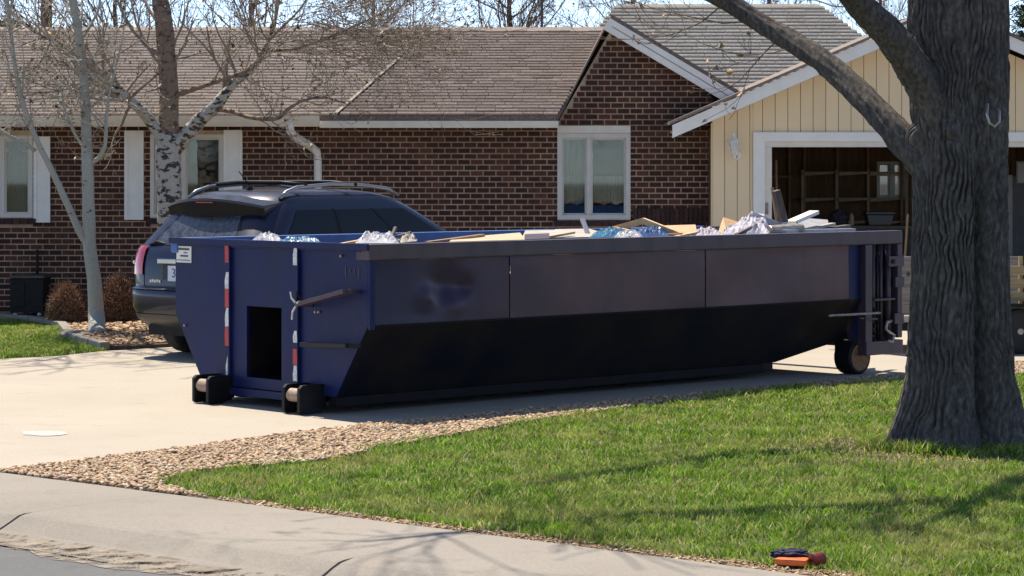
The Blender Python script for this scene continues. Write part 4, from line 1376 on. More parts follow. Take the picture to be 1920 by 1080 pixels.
# ladder rungs
for (pa, pb, rise) in ((((562, 571)), ((652, 546)), 1), (((566, 646)), ((652, 648)), 0)):
    def bz(pt, a=-0.12):
        # point on the plane a = const
        k = (pt[0] - 960) / F
        X0, Y0 = BX + 0.731 * a, BYY + 0.682 * a
        b = (X0 - k * Y0) / (0.682 + 0.731 * k)
        return Vector((a, b, CH - (pt[1] - YH) / F * (Y0 + 0.731 * b)))
    p, q = bz(pa), bz(pb)
    rg = MB()
    rg.beam(p, q, 0.10 if rise else 0.05, 0.035).beam(p, (0.0, p.y, p.z - 0.01), 0.03, 0.03).beam(q, (0.0, q.y, q.z - 0.01), 0.03, 0.03)
    rg.build('rung', 'navy_rail' if rise else 'navy_dark', dump, bevel=0.004)
    if rise:
        for dz, dy in ((0.10, 0.07), (-0.12, 0.05), (0.03, -0.05)):
            MB().tube([p + Vector((-0.03, 0, 0)), p + Vector((-0.05, dy * 0.6, dz * 0.5)), p + Vector((-0.04, dy, dz))], 0.008, 6).build('rope_tie', 'rope', dump)
        MB().tube([p + Vector((-0.02, 0.02, -0.02)), p + Vector((-0.04, -0.02, 0.10)), p + Vector((-0.02, -0.06, 0.02))], 0.009, 6).build('rope_tie', 'black', dump)
# sticker with lines of print
st0 = W - 0.02
stk = MB().box2((-0.006, st0 - 0.215, 1.155), (-0.001, st0, 1.295)).build('sticker', 'paper', dump)
for zz, w0, w1, h in ((1.262, 0.02, 0.19, 0.016), (1.235, 0.11, 0.16, 0.008), (1.205, 0.06, 0.17, 0.014), (1.172, 0.01, 0.2, 0.006)):
    MB().box2((-0.009, st0 - w1, zz), (-0.0065, st0 - w0, zz + h)).build('print_line', 'ink', stk)
for k in range(4):
    MB().box2((-0.004, 0.10 + k * 0.055, 1.12 + rng.uniform(-0.02, 0.02)), (-0.0008, 0.112 + k * 0.055, 1.17 + rng.uniform(-0.01, 0.01))).build('stencil_mark', 'navy_rail', end)
for px, py in ((592, 585), (598, 585), (347, 610), (640, 480)):
    p = bz((px, py), a=-0.006)
    MB().lathe(p, [(0.012, 0), (0.010, 0.012)], 8, axis=(-1, 0, 0)).build('bolt', 'steel', end)
# tailgate frame at the right end
G0, G1 = 6.085, 6.64
gz0 = d_z(1650, 658, 0.0)
m = MB()
m.box2((G0, -0.05, gz0), (G0 + 0.10, 0.04, 1.235)); m.box2((G1 - 0.07, -0.05, gz0 + 0.12), (G1, 0.04, 1.235))
m.box2((G0 + 0.002, -0.06, gz0 - 0.03), (G1, 0.05, gz0 + 0.10))
gate = m.build('tailgate_frame', 'navy_rail', dump, bevel=0.006)
MB().box2((G0 + 0.1, 0.052, gz0), (G1, 0.075, 1.235)).build('back_plate', 'navy_dark', gate)
MB().box2((G0 + 0.10, W - 0.06, gz0), (G1, W - 0.03, 1.235)).build('back_plate', 'navy_dark', gate)
for a, r, mt in ((G0 + 0.17, 0.018, 'navy_rail'), (G0 + 0.235, 0.014, 'navy_dark'), (G0 + 0.29, 0.016, 'navy_rail'), (G0 + 0.40, 0.028, 'navy_rail')):
    MB().tube([(a, 0.0, gz0 + 0.1), (a, 0.0, 1.235)], r, 8).build('lock_rod', mt, gate, smooth=True)
for zz, a0, a1 in ((1.02, G0 + 0.33, G1 + 0.01), (0.82, G0 + 0.43, G1 + 0.012), (0.70, G0 + 0.12, G0 + 0.43), (0.47, G0 + 0.42, G1 + 0.006), (0.52, G0 - 0.02, G0 + 0.16)):
    MB().box2((a0, -0.068, zz), (a1, -0.038 if a1 > G1 - 0.05 else 0.02, zz + (0.10 if a1 > G1 - 0.05 else 0.02))).build('hinge_plate', 'navy_rail', gate, bevel=0.006)
MB().lathe((G0 + 0.39, -0.07, 1.07), [(0.022, 0), (0.022, 0.012)], 10, axis=(0, -1, 0)).build('hinge_pin', 'black', gate)
MB().tube([(G0 - 0.52, -0.03, 0.585), (G0 + 0.2, -0.065, 0.585)], 0.012, 8).build('latch_rod', 'steel', gate)
hk = [(G0 + 0.40, -0.04, 0.50), (G0 + 0.32, -0.05, 0.49), (G0 + 0.30, -0.05, 0.42), (G0 + 0.36, -0.05, 0.39), (G0 + 0.43, -0.05, 0.36), (G0 + 0.40, -0.05, 0.30), (G0 + 0.33, -0.05, 0.31)]
MB().tube(hk, 0.017, 8).build('latch_hook', 'steel', gate, smooth=True)
chn = MB()
for k in range(14):
    t = k / 13
    c = Vector((G0 + 0.14 + 0.02 * math.sin(k * 2.1), -0.03, 0.62 - 0.30 * t))
    chn.lathe(c, [(0.012, -0.012), (0.018, 0), (0.012, 0.012)], 6, axis=(0, 1, 0) if k % 2 else (1, 0, 0))
chn.build('chain', 'black', gate)
MB().box2((G1 - 0.02, 0.05, gz0), (G1, W - 0.05, 1.36)).build('tailgate', 'navy', dump)
# rear wheels
for b in (0.05, W - 0.25):
    wm = MB().lathe((6.13, b, 0.165), [(0.05, 0.0), (0.145, 0.0), (0.165, 0.012), (0.165, 0.188), (0.145, 0.2), (0.05, 0.2)], 28, axis=(0, 1, 0)).build('rear_wheel', 'black', dump)
    bb = b - 0.004 if b < 1 else b + 0.19
    MB().lathe((6.13, bb, 0.165), [(0.12, 0.0), (0.135, 0.006), (0.135, 0.014)], 24, axis=(0, 1, 0)).build('rim', 'rust', wm)
    MB().lathe((6.13, bb - 0.012, 0.165), [(0.02, 0), (0.045, 0.008), (0.05, 0.02)], 12, axis=(0, 1, 0)).build('hub', 'rust', wm)
    MB().box2((6.05, b + 0.21, 0.10), (6.21, b + 0.25, 0.40)).build('wheel_hanger', 'black', dump)

# ------------------------------------------------------------------ rubbish in the dumpster
V, T = [], []
r2 = random.Random(5)
m = MB()
for k in range(420):
    a, b = r2.uniform(0.95, 5.4), r2.uniform(0.5, W - 0.5)
    z = 1.0 + 0.10 * math.sin(a * 1.7) + r2.uniform(-0.1, 0.10) - 0.10 * abs(b - 1.3)
    R = Matrix.Rotation(r2.uniform(0, 6.28), 3, 'Z') @ Matrix.Rotation(r2.uniform(-0.4, 0.4), 3, 'X')
    m.box(dl(a, b, z), (r2.uniform(0.15, 0.7), r2.uniform(0.06, 0.4), r2.uniform(0.02, 0.2)), R)
tag(m.build('rubble', 'rubble', fix=False), 'heap of mixed broken rubbish inside the navy dumpster', 'rubble', kind='stuff')


def plank(name, p, q, w, h, mat, label, cat, up=(0, 0, 1)):
    o = MB().beam(p, q, w, h, up).build(name, mat, None, bevel=min(w, h) * 0.08)
    return tag(o, label, cat)


def dp(px, py, b):
    a = d_of(px, b)
    q = dl(a, b, 0)
    return Vector((q.x, q.y, CH - (py - YH) / F * q.y))


def sheet_obj(name, corners, thick, mat, label, cat):
    c = [Vector(p) for p in corners]
    n = (c[1] - c[0]).cross(c[2] - c[0]).normalized() * thick
    if n.z > 0: n = -n
    return tag(MB().prism(c, n).build(name, mat), label, cat)


def crumple(name, corners, mat, seed, amp, label, cat, nu=44, nv=30):
    c = [Vector(p) for p in corners]

    def g(u, v):
        p = c[0].lerp(c[1], u).lerp(c[3].lerp(c[2], u), v)
        k = Vector((u * 4 + seed, v * 4, seed))
        f = abs(mnoise.noise(k)) + 0.6 * abs(mnoise.noise(k * 2.3)) + 0.45 * abs(mnoise.noise(k * 5.1)) - 0.1
        e = min(u, 1 - u, v, 1 - v) * 5
        amp_ = amp * 0.5
        return p + Vector((0.6 * amp_ * mnoise.noise(k + Vector((5, 5, 5))), 0.6 * amp_ * mnoise.noise(k + Vector((9, 2, 5))), amp_ * (f + 0.55) * min(1, e)))
    o = MB().grid(g, nu, nv).build(name, mat, None, smooth=False, fix=False)
    return tag(o, label, cat)


crumple('plastic_bag', [dp(662, 456, 0.45), dp(745, 456, 0.40), dp(750, 449, 0.95), dp(672, 449, 1.0)], 'bag', 1.3, 0.11, 'crumpled white plastic bag near the front corner of the dumpster', 'bag')
crumple('foam_scrap', [dp(752, 455, 0.55), dp(782, 452, 0.5), dp(776, 447, 0.85), dp(748, 449, 0.85)], 'grey_panel', 4.1, 0.09, 'grey crumpled scrap beside the white bag', 'scrap')
for k, (a, b) in enumerate((((728, 458), (742, 426)), ((715, 452), (770, 436)))):
    plank('broken_stick', dp(a[0], a[1], 0.7), dp(b[0], b[1], 0.75), 0.025, 0.02, 'dark_wood', ('dark broken stick poking up out of the white bag', 'dark stick lying slanted across the white bag')[k], 'stick')
crumple('plastic_film', [dp(470, 452, 2.0), dp(515, 455, 1.3), dp(530, 449, 1.5), dp(488, 446, 2.15)], 'bag', 7.7, 0.10, 'thin white film caught on the front rim of the dumpster', 'plastic film')
crumple('plastic_film', [dp(516, 455, 1.2), dp(600, 458, 0.7), dp(600, 452, 0.95), dp(535, 449, 1.5)], 'teal', 2.7, 0.07, 'pale teal film behind the front rim of the dumpster', 'plastic film')
sheet_obj('plywood_sheet', [dp(842, 453, 0.35), dp(985, 449, 0.30), dp(975, 436, 1.1), dp(850, 446, 0.95)], 0.02, 'tan_ply', 'tan plywood sheet lying just inside the near rim', 'plywood')
fd = sheet_obj('cabinet_side', [dp(978, 447, 0.5), dp(1115, 444, 0.45), dp(1098, 430, 1.25), dp(985, 432, 1.3)], 0.045, 'grey_panel', 'grey beige flat panel with a dark slot next to the tan plywood', 'panel')
sheet_obj('door_slab', [dp(1062, 447, 0.9), dp(1145, 440, 0.7), dp(1105, 429, 1.5), dp(1040, 430, 1.6)], 0.04, 'tan_ply', 'pale door slab lying behind the grey panel', 'door slab')
sheet_obj('metal_duct', [dp(984, 449, 0.30), dp(1030, 447, 0.27), dp(1030, 437, 0.42), dp(984, 439, 0.44)], 0.05, 'navy_rail', 'short dark metal duct on the grey panel', 'duct')
plank('white_pipe', dp(1103, 440, 0.8), dp(1092, 411, 0.9), 0.035, 0.03, 'bag', 'thin white pipe sticking up beside the blue tarp', 'pipe')
crumple('blue_tarp', [dp(1105, 446, 0.4), dp(1185, 444, 0.35), dp(1190, 438, 0.95), dp(1112, 438, 1.0)], 'teal', 3.9, 0.10, 'crumpled teal blue tarp between the white pipe and wooden frame', 'tarp')
crumple('blue_tarp', [dp(1170, 445, 0.35), dp(1258, 442, 0.3), dp(1250, 436, 0.8), dp(1175, 437, 0.9)], 'tarp', 6.3, 0.10, 'crumpled dark blue tarp under the wooden frame', 'tarp')
tag(crumple('white_rag', [dp(1150, 446, 0.28), dp(1205, 444, 0.25), dp(1200, 437, 0.5), dp(1160, 438, 0.5)], 'bag', 9.9, 0.06, 'small white rag lying on the blue tarp', 'rag'))
wf = thing('lumber_truss', 'pale wooden stretcher frame leaning on the blue tarp', 'frame', dp(1200, 440, 0.8))
q = [dp(1150, 430, 1.2), dp(1206, 414, 0.9), dp(1277, 442, 0.35), dp(1225, 446, 0.45)]
for a, b in ((0, 1), (1, 2), (0, 3), (3, 2)):
    MB().beam(q[a], q[b], 0.03, 0.055).build('rail', 'wood', wf)
sheet_obj('wood_panel', [dp(1225, 443, 0.9), dp(1308, 442, 0.6), dp(1304, 421, 0.75), dp(1235, 423, 1.05)], 0.025, 'orange_wood', 'orange brown veneered panel standing behind the wooden frame', 'panel')
sheet_obj('painted_board', [dp(1304, 440, 1.2), dp(1352, 439, 1.1), dp(1352, 424, 1.15), dp(1304, 426, 1.25)], 0.02, 'navycloth', 'dark blue board standing right of the orange panel', 'board')
crumple('plastic_bag', [dp(1296, 443, 0.35), dp(1352, 441, 0.3), dp(1350, 437, 0.7), dp(1300, 438, 0.75)], 'lilac', 5.2, 0.10, 'small pale bag in front of the dark blue board', 'bag')
sheet_obj('cardboard_flap', [dp(1346, 437, 0.7), dp(1362, 436, 0.65), dp(1392, 418, 0.8), dp(1356, 407, 0.85)], 0.008, 'wood', 'tan cardboard flap standing up beside the pale sheet', 'cardboard')
crumple('drop_sheet', [dp(1346, 444, 0.18), dp(1446, 440, 0.16), dp(1440, 410, 0.9), dp(1400, 416, 0.95)], 'lilac', 8.4, 0.17, 'big pale crumpled sheet heaped on the dumpster edge', 'sheet', 34, 24)
plank('white_tube', dp(1408, 402, 0.75), dp(1462, 424, 0.6), 0.07, 0.06, 'bag', 'white tube lying across the top of the pale sheet', 'tube')
tb = dp(1442, 436, 0.25)
tag(MB().lathe(tb, [(0.062, 0), (0.066, 0.01), (0.066, 0.35), (0.05, 0.36)], 16, axis=(0.9, 0.4, 0.05)).build('pipe_stub', 'steel', smooth=False), 'short grey metal pipe end in front of the dark post', 'pipe')
plank('wooden_post', dp(1478, 446, 0.55), dp(1455, 357, 0.6), 0.075, 0.06, 'dark_wood', 'dark wooden post sticking steeply up out of the rubbish', 'post')
plank('wooden_lath', dp(1460, 440, 0.7), dp(1448, 352, 0.85), 0.028, 0.02, 'stud', 'thin lath standing up beside the dark post', 'lath')
plank('white_plank', dp(1474, 421, 0.5), dp(1527, 398, 0.75), 0.10, 0.035, 'shutter', 'white plank slanting up to the right of the dark post', 'plank')
sheet_obj('grey_board', [dp(1492, 430, 0.8), dp(1555, 428, 0.7), dp(1552, 412, 1.2), dp(1500, 408, 1.2)], 0.025, 'blind', 'dark grey boards lying behind the white plank', 'board')
plank('white_plank', dp(1470, 434, 0.12), dp(1600, 431, 0.16), 0.06, 0.03, 'bag', 'long white strip lying along the near rim behind the tailgate', 'plank')
plank('wooden_block', dp(1478, 440, 0.3), dp(1488, 420, 0.35), 0.09, 0.07, 'dark_wood', 'small dark block at the foot of the dark post', 'block')

for (pa, pb, b0, b1, w_, h_, mt, lab, nm, ct) in (
        ((800, 455), (905, 441), 0.5, 0.9, 0.05, 0.02, 'stud', 'thin brown batten slanting over the tan plywood', 'batten', 'batten'),
        ((640, 458), (700, 447), 0.5, 0.8, 0.035, 0.02, 'wood', 'short pale batten in front of the white bag', 'batten', 'batten'),
        ((1268, 444), (1330, 431), 0.3, 0.5, 0.05, 0.02, 'wood', 'pale batten lying across the small pale bag', 'batten', 'batten'),
        ((1380, 440), (1418, 421), 0.14, 0.3, 0.03, 0.02, 'dark_wood', 'dark stick lying on the pale crumpled sheet', 'stick', 'stick'),
        ((1495, 434), (1562, 420), 0.5, 0.8, 0.06, 0.025, 'grey_panel', 'grey beige batten in front of the dark grey boards', 'batten', 'batten'),
        ((1528, 432), (1590, 424), 0.7, 0.9, 0.07, 0.03, 'dark_wood', 'dark plank lying low behind the tailgate', 'plank', 'plank'),
        ((1020, 446), (1075, 436), 0.4, 0.6, 0.04, 0.02, 'tan_ply', 'tan strip lying on the grey beige panel', 'strip', 'strip')):
    plank(nm, dp(pa[0], pa[1], b0), dp(pb[0], pb[1], b1), w_, h_, mt, lab, ct)

# ------------------------------------------------------------------ parked SUV
PHI = math.radians(38)
CU = Vector((math.sin(PHI), math.cos(PHI), 0))
CR = Vector((-3.40, 25.55, 0))
suv = thing('parked_suv', 'dark blue SUV parked behind the dumpster with its tail towards the street', 'car', CR, math.atan2(CU.y, CU.x), worldly=False)
ZT = [0.30, 0.40, 0.52, 0.64, 0.70, 0.725, 0.80, 0.95, 1.06, 1.12, 1.20, 1.30, 1.42, 1.52, 1.60, 1.66, 1.705, 1.735, 1.748]
XRr = [0.20, 0.07, 0.015, 0.0, 0.01, 0.055, 0.06, 0.08, 0.105, 0.135, 0.20, 0.29, 0.40, 0.49, 0.56, 0.63, 0.74, 0.98, 1.30]
XF = [4.62, 4.72, 4.78, 4.80, 4.78, 4.77, 4.72, 4.58, 4.05, 3.72, 3.58, 3.42, 3.20, 3.02, 2.86, 2.72, 2.55, 2.30, 2.05]
WD = [0.83, 0.88, 0.92, 0.945, 0.95, 0.95, 0.955, 0.955, 0.945, 0.93, 0.90, 0.87, 0.825, 0.785, 0.745, 0.70, 0.63, 0.50, 0.30]
RC = [0.30, 0.32, 0.34, 0.36, 0.36, 0.36, 0.35, 0.33, 0.32, 0.30, 0.30, 0.32, 0.34, 0.35, 0.36, 0.38, 0.38, 0.34, 0.22]


def lerp_tab(z, tab):
    return float(np.interp(z, ZT, tab))


NRING = 96


def ring(z, t):
    """point of the plan outline at height z; t in 0..1 runs rear centre > left side > front > right side"""
    xr, xf, w, rc = lerp_tab(z, XRr), lerp_tab(z, XF), lerp_tab(z, WD), lerp_tab(z, RC)
    bow = 0.09                                  # the tail and nose are bowed in plan
    half = t if t <= 0.5 else 1 - t
    sgn = 1 if t <= 0.5 else -1
    Ls = xf - xr
    segs = [w - rc, math.pi / 2 * rc, Ls - 2 * rc, math.pi / 2 * rc, w - rc]
    # fixed shares so that neighbouring levels line up
    share = [0.17, 0.13, 0.40, 0.13, 0.17]
    u = half / 0.5
    acc = 0
    for i, s in enumerate(share):
        if u <= acc + s + 1e-9:
            k = (u - acc) / s
            break
        acc += s
    if i == 0: x, y = xr, k * (w - rc)
    elif i == 1: a = k * math.pi / 2; x, y = xr + rc - rc * math.cos(a), w - rc + rc * math.sin(a)
    elif i == 2: x, y = xr + rc + k * (Ls - 2 * rc), w
    elif i == 3: a = k * math.pi / 2; x, y = xf - rc + rc * math.sin(a), w - rc + rc * math.cos(a)
    else: x, y = xf, (1 - k) * (w - rc)
    f = (y / w) ** 2
    if i in (0, 1): x += bow * f * (1 if z > 0.3 else 0) * (1 - (0 if i == 0 else k)) 
    if i in (3, 4): x -= bow * 1.5 * f * (k if i == 4 else k * 0.5)
    # the sides draw in towards both ends
    return Vector((x, y * sgn, z))


def tail_bow(p):
    return p


def loft(levels, t0, t1, n, off=0.0):
    m = MB()
    for z in levels:
        for k in range(n + 1):
            t = (t0 + (t1 - t0) * k / n) % 1.0
            p = ring(z, t)
            if off:
                e = 0.004
                q1, q2 = ring(z, (t - e) % 1), ring(z, (t + e) % 1)
                tx = (q2 - q1)
                up_ = ring(z + 0.01, t) - ring(z - 0.01, t)
                nn = tx.cross(up_)
                if nn.length > 1e-9:
                    nn.normalize()
                    c = Vector((2.4, 0, z))
                    if nn.dot(p - c) < 0: nn = -nn
                    p = p + nn * off
            m.v.append(tuple(p))
    for i in range(len(levels) - 1):
        for k in range(n):
            a = i * (n + 1) + k
            m.f.append((a, a + 1, a + n + 2, a + n + 1))
    return m


lev = []
for z0, z1 in zip(ZT[:-1], ZT[1:]):
    lev += [z0, (z0 + z1) / 2]
lev.append(ZT[-1])
m = loft(lev, 0, 1, NRING)
top = [(len(lev) - 1) * (NRING + 1) + k for k in range(NRING)]
m.f.append(tuple(top))
m.f.append(tuple(range(NRING)))
import bmesh
body = m.build('body', 'car', suv, fix=False)
bmx = bmesh.new(); bmx.from_mesh(body.data)
bmesh.ops.remove_doubles(bmx, verts=bmx.verts, dist=1e-4)
bmesh.ops.recalc_face_normals(bmx, faces=bmx.faces)
bmx.to_mesh(body.data); bmx.free()
body.data.shade_smooth()


def zl(a, b, n): return [a + (b - a) * i / n for i in range(n + 1)]


loft(zl(1.17, 1.50, 8), -0.080, 0.080, 24, 0.006).build('rear_window', 'car_rear_glass', suv, smooth=True)
for sg in (1, -1):
    for nm, (u0, u1) in (('side_window', (0.158, 0.218)), ('side_window', (0.222, 0.285)), ('side_window', (0.289, 0.345))):
        a, b = (u0, u1) if sg > 0 else (1 - u1, 1 - u0)
        loft(zl(1.135, 1.53, 8), a, b, 16, 0.006).build(nm, 'car_glass', suv, smooth=True)
    for a, b in ((0.2175, 0.2225), (0.2845, 0.2895)):
        a, b = (a, b) if sg > 0 else (1 - b, 1 - a)
        loft(zl(1.125, 1.54, 6), a, b, 3, 0.003).build('window_pillar', 'black', suv, smooth=True)
loft(zl(1.14, 1.58, 8), 0.40, 0.60, 24, 0.006).build('windscreen', 'car_glass', suv, smooth=True)
for a, b in ((0.082, 0.150), (0.85, 0.918)):
    tl = loft(zl(0.86, 1.15, 8), a + 0.004, b, 14, 0.016).build('tail_lamp', 'lamp_red', suv, smooth=True)
    MB().lathe(ring(0.98, 0.115 if a < 0.5 else 0.885) + Vector((-0.035, 0, 0)), [(0.012, 0), (0.02, 0.012), (0.02, 0.02)], 10, axis=(1, 0, 0)).build('reflector', 'chrome', tl)
loft([0.705, 0.715, 0.722], -0.14, 0.14, 40, 0.012).build('bumper_ledge', 'car', suv, smooth=True)
M['bumper'] = pm('bumper_reflection_and_lid_grey', (0.055, 0.052, 0.048), (0.04, 0.038, 0.036), 6, 0.38)  # on the car this grey imitates the ground reflected in the body-coloured bumper
loft(zl(0.33, 0.46, 4), -0.13, 0.13, 40, 0.008).build('bumper_reflection', 'bumper', suv, smooth=True)
gr_ = MB()
gr_.box((0.068, 0, 1.005), (0.03, 0.74, 0.055))
gr_.build('chrome_strip', 'chrome', suv, bevel=0.012)
MB().box((0.085, 0, 0.885), (0.03, 0.62, 0.17)).build('plate_recess', 'car', suv, bevel=0.01)
pl = MB().box((0.063, 0.06, 0.885), (0.012, 0.31, 0.16)).build('licence_plate', 'plate', suv, bevel=0.004)
tx = bpy.data.curves.new('plate_text', 'FONT')
tx.body = '337'
tx.size = 0.13
tx.align_x = 'CENTER'
tx.align_y = 'CENTER'
tx.extrude = 0.001
to = bpy.data.objects.new('plate_text', tx)
COL.objects.link(to)
dg = bpy.context.evaluated_depsgraph_get()
tme = bpy.data.meshes.new_from_object(to.evaluated_get(dg))
bpy.data.objects.remove(to)
tme.materials.clear(); tme.materials.append(M['plate_ink'])
tob = bpy.data.objects.new('plate_text', tme)
COL.objects.link(tob)
tob.parent = pl
tob.matrix_local = Matrix.Translation((0.0555, 0.06, 0.885)) @ Matrix(((0, 0, -1, 0), (-1, 0, 0, 0), (0, 1, 0, 0), (0, 0, 0, 1)))
for a, b in ((0.083, 0.0850), (0.915, 0.917)):
    loft(zl(0.74, 1.5, 14), a, b, 2, 0.0015).build('tailgate_seam', 'black', suv)
loft([0.735, 0.741], -0.083, 0.083, 30, 0.002).build('tailgate_seam', 'black', suv)
for k in range(5):
    q = ring(0.80, 0.048 + 0.005 * k)
    MB().box((q.x - 0.006, q.y, 0.80 + 0.004 * (k % 2)), (0.006, 0.026, 0.03)).build('badge', 'chrome', suv)
q = ring(1.085, 0.0)
MB().lathe((q.x + 0.004, 0, 1.085), [(0.05, 0), (0.05, 0.008), (0.04, 0.012)], 20, axis=(-1, 0, 0.2)).build('emblem', 'chrome', suv)
# rear wiper, spoiler, roof rails, aerial
def spoiler_top(u, v):
    y = (u - 0.5) * 1.40
    k = (abs(y) / 0.70) ** 2
    x = 0.36 + 0.16 * k + v * (0.50 - 0.12 * k)
    return (x, y, 1.655 - 0.075 * k + 0.052 * v)
def spoiler_face(u, v):
    p = spoiler_top(u, 0)
    k = (abs(u - 0.5) * 2) ** 2
    return (p[0] + 0.012 + 0.06 * v, p[1] * (1 - 0.07 * v), p[2] - 0.028 - v * (0.205 - 0.03 * k))
m = MB().grid(spoiler_top, 30, 8).build('spoiler', 'car', suv, smooth=True, fix=False)
MB().grid(spoiler_face, 30, 6).build('spoiler_face', 'black', suv, smooth=True, fix=False)
MB().grid(lambda u, v: Vector(spoiler_top(u, 0)) + Vector((0.002, 0, -0.027 * v)), 30, 1).build('spoiler_lip', 'car', suv, fix=False)
for u in (0, 1):
    q = [Vector(spoiler_top(u, 0)), Vector(spoiler_top(u, 1)), Vector(spoiler_top(u, 1)) + Vector((0, 0, -0.18)), Vector(spoiler_face(u, 1)), Vector(spoiler_face(u, 0))]
    MB().quad(*q).build('spoiler_cheek', 'car', suv, fix=False)
MB().box((0.372, 0, 1.612), (0.012, 0.24, 0.010)).build('brake_light', 'lamp_red', suv)
MB().tube([(0.215, 0.28, 1.155), (0.20, 0.52, 1.20), (0.205, 0.63, 1.17)], [0.02, 0.016, 0.01], 8).build('rear_wiper', 'black', suv, smooth=True)
for sg in (1, -1):
    rp = [(0.80, 0.66, 1.655), (0.90, 0.655, 1.715), (1.08, 0.645, 1.765), (1.6, 0.635, 1.795), (2.1, 0.635, 1.785), (2.5, 0.645, 1.745), (2.68, 0.65, 1.67)]
    rail = MB().tube([(x, y * sg, z) for x, y, z in rp], [0.02, 0.024, 0.022, 0.02, 0.02, 0.022, 0.018], 10).build('roof_rail', 'rail_metal', suv, smooth=True)
for x in (1.20, 1.98):
    MB().tube([(x, -0.66, 1.79), (x, -0.3, 1.815), (x, 0.3, 1.815), (x, 0.66, 1.79)], 0.022, 8).build('cross_bar', 'black', suv, smooth=True)
ar = MB().lathe((1.02, -0.02, 1.735), [(0.04, 0), (0.03, 0.03), (0.012, 0.05)], 10).build('aerial', 'black', suv)
MB().tube([(1.02, -0.02, 1.78), (0.86, -0.02, 1.93)], 0.006, 6).build('aerial_rod', 'black', ar)
# wheels and arches
for (x, sg) in ((0.98, 1), (0.98, -1), (3.80, 1), (3.80, -1)):
    y = 0.83 * sg
    wl = thing_ = MB().lathe((x, y - 0.12, 0.362), [(0.20, 0.0), (0.30, 0.0), (0.345, 0.02), (0.362, 0.05), (0.362, 0.19), (0.345, 0.22), (0.30, 0.24), (0.20, 0.24)], 36, axis=(0, 1, 0)).build('wheel', 'rubber', suv)
    f = y + sg * 0.115
    MB().lathe((x, f, 0.362), [(0.235, -0.012), (0.24, 0.0), (0.225, 0.012)], 28, axis=(0, 1, 0)).build('rim', 'steel', wl)
    sp = MB()
    for k in range(6):
        a = k * math.pi / 3
        sp.beam((x, f + sg * 0.014, 0.362), (x + 0.22 * math.cos(a), f + sg * 0.014, 0.362 + 0.22 * math.sin(a)), 0.06, 0.012, up=(0, 1, 0))
    sp.build('spokes', 'chrome', wl)
    arc = MB()
    pts = [(x + 0.43 * math.cos(a), sg * 0.945, 0.362 + 0.43 * math.sin(a)) for a in zl(-0.15, math.pi + 0.15, 20)]
    arc.prism([Vector(p) for p in pts], (0, sg * 0.012, 0)).build('wheel_arch', 'black', suv)
MB().box2((0.16, -0.6, 0.24), (0.5, 0.6, 0.34)).build('underbody', 'black', suv)
MB().tube([(0.14, -0.55, 0.30), (0.5, -0.55, 0.30)], 0.035, 10).build('exhaust', 'black', suv)
MB().box2((0.5, -0.7, 0.22), (4.4, 0.7, 0.30)).build('underbody', 'black', suv)

# ------------------------------------------------------------------ utility trailer
TY = 26.6
tr = thing('utility_trailer', 'utility trailer with weathered slatted wooden sides behind the big tree', 'trailer', at(1800, 650, TY))
tx0, tx1 = at(1640, 0, TY).x, at(1990, 0, TY).x
txm = at(1770, 0, TY).x
zt_, zb_ = at(0, 481, TY).z, at(0, 592, TY).z
nb = 4
for i in range(nb):
    h = (zt_ - zb_) / nb
    z0 = zb_ + i * h
    MB().box2((tx0, TY, z0 + 0.008), (txm, TY + 0.025, z0 + h - 0.002)).build('side_board', 'weathered', tr, bevel=0.003)
    h2 = (zt_ - 0.08 - zb_) / nb
    z0 = zb_ + i * h2
    MB().box2((txm + 0.02, TY - 0.02, z0 + 0.02), (tx1, TY + 0.01, z0 + h2 - 0.02)).build('side_board', 'pine', tr, bevel=0.003)
for x in (tx0 + 0.05, txm - 0.06, txm + 0.08, tx1 - 0.4, at(1912, 0, TY).x):
    MB().box2((x, TY + 0.026, zb_ - 0.05), (x + 0.08, TY + 0.07, zt_)).build('stake', 'pine', tr)
MB().box2((tx0, TY + 1.45, zb_), (tx1, TY + 1.48, zt_ - 0.05)).build('far_side', 'weathered', tr)
MB().box2((tx0 + 0.02, TY + 0.08, zb_ - 0.05), (tx1 - 0.02, TY + 1.44, zb_ - 0.01)).build('deck', 'weathered', tr)
MB().box2((tx0 - 0.03, TY - 0.04, zb_ - 0.065), (tx1, TY - 0.022, zb_ - 0.005)).build('frame_rail', 'steel', tr)
MB().box2((tx0, TY + 0.0, zb_ - 0.16), (tx1, TY + 0.06, zb_ - 0.07)).build('chassis_rail', 'black', tr)
MB().box2((tx0, TY + 1.35, zb_ - 0.16), (tx1, TY + 1.42, zb_ - 0.07)).build('chassis_rail', 'black', tr)
kn = at(1703, 514, TY)
MB().lathe((kn.x, TY - 0.001, kn.z), [(0.022, 0), (0.022, 0.006)], 10, axis=(0, -1, 0)).build('bolt_head', 'ink', tr)
for yy in (TY - 0.16, TY + 1.46):
    cx = at(1908, 0, TY).x
    wl = MB().lathe((cx, yy, 0.24), [(0.12, 0), (0.19, 0.0), (0.225, 0.015), (0.24, 0.04), (0.24, 0.12), (0.225, 0.145), (0.19, 0.16), (0.12, 0.16)], 30, axis=(0, 1, 0)).build('wheel', 'rubber', tr)
    MB().lathe((cx, yy - 0.006, 0.24), [(0.03, 0.0), (0.04, 0.01), (0.10, 0.022), (0.13, 0.006), (0.14, 0.02)], 24, axis=(0, 1, 0)).build('rim', 'steel', wl)
MB().box2((at(1880, 0, TY).x - 0.2, TY - 0.2, 0.50), (at(1938, 0, TY).x + 0.2, TY - 0.0, 0.53)).build('fender', 'black', tr)
MB().tube([(tx0, TY + 0.7, 0.36), (tx0 - 0.5, TY + 0.7, 0.36)], 0.035, 8).build('drawbar', 'black', tr)

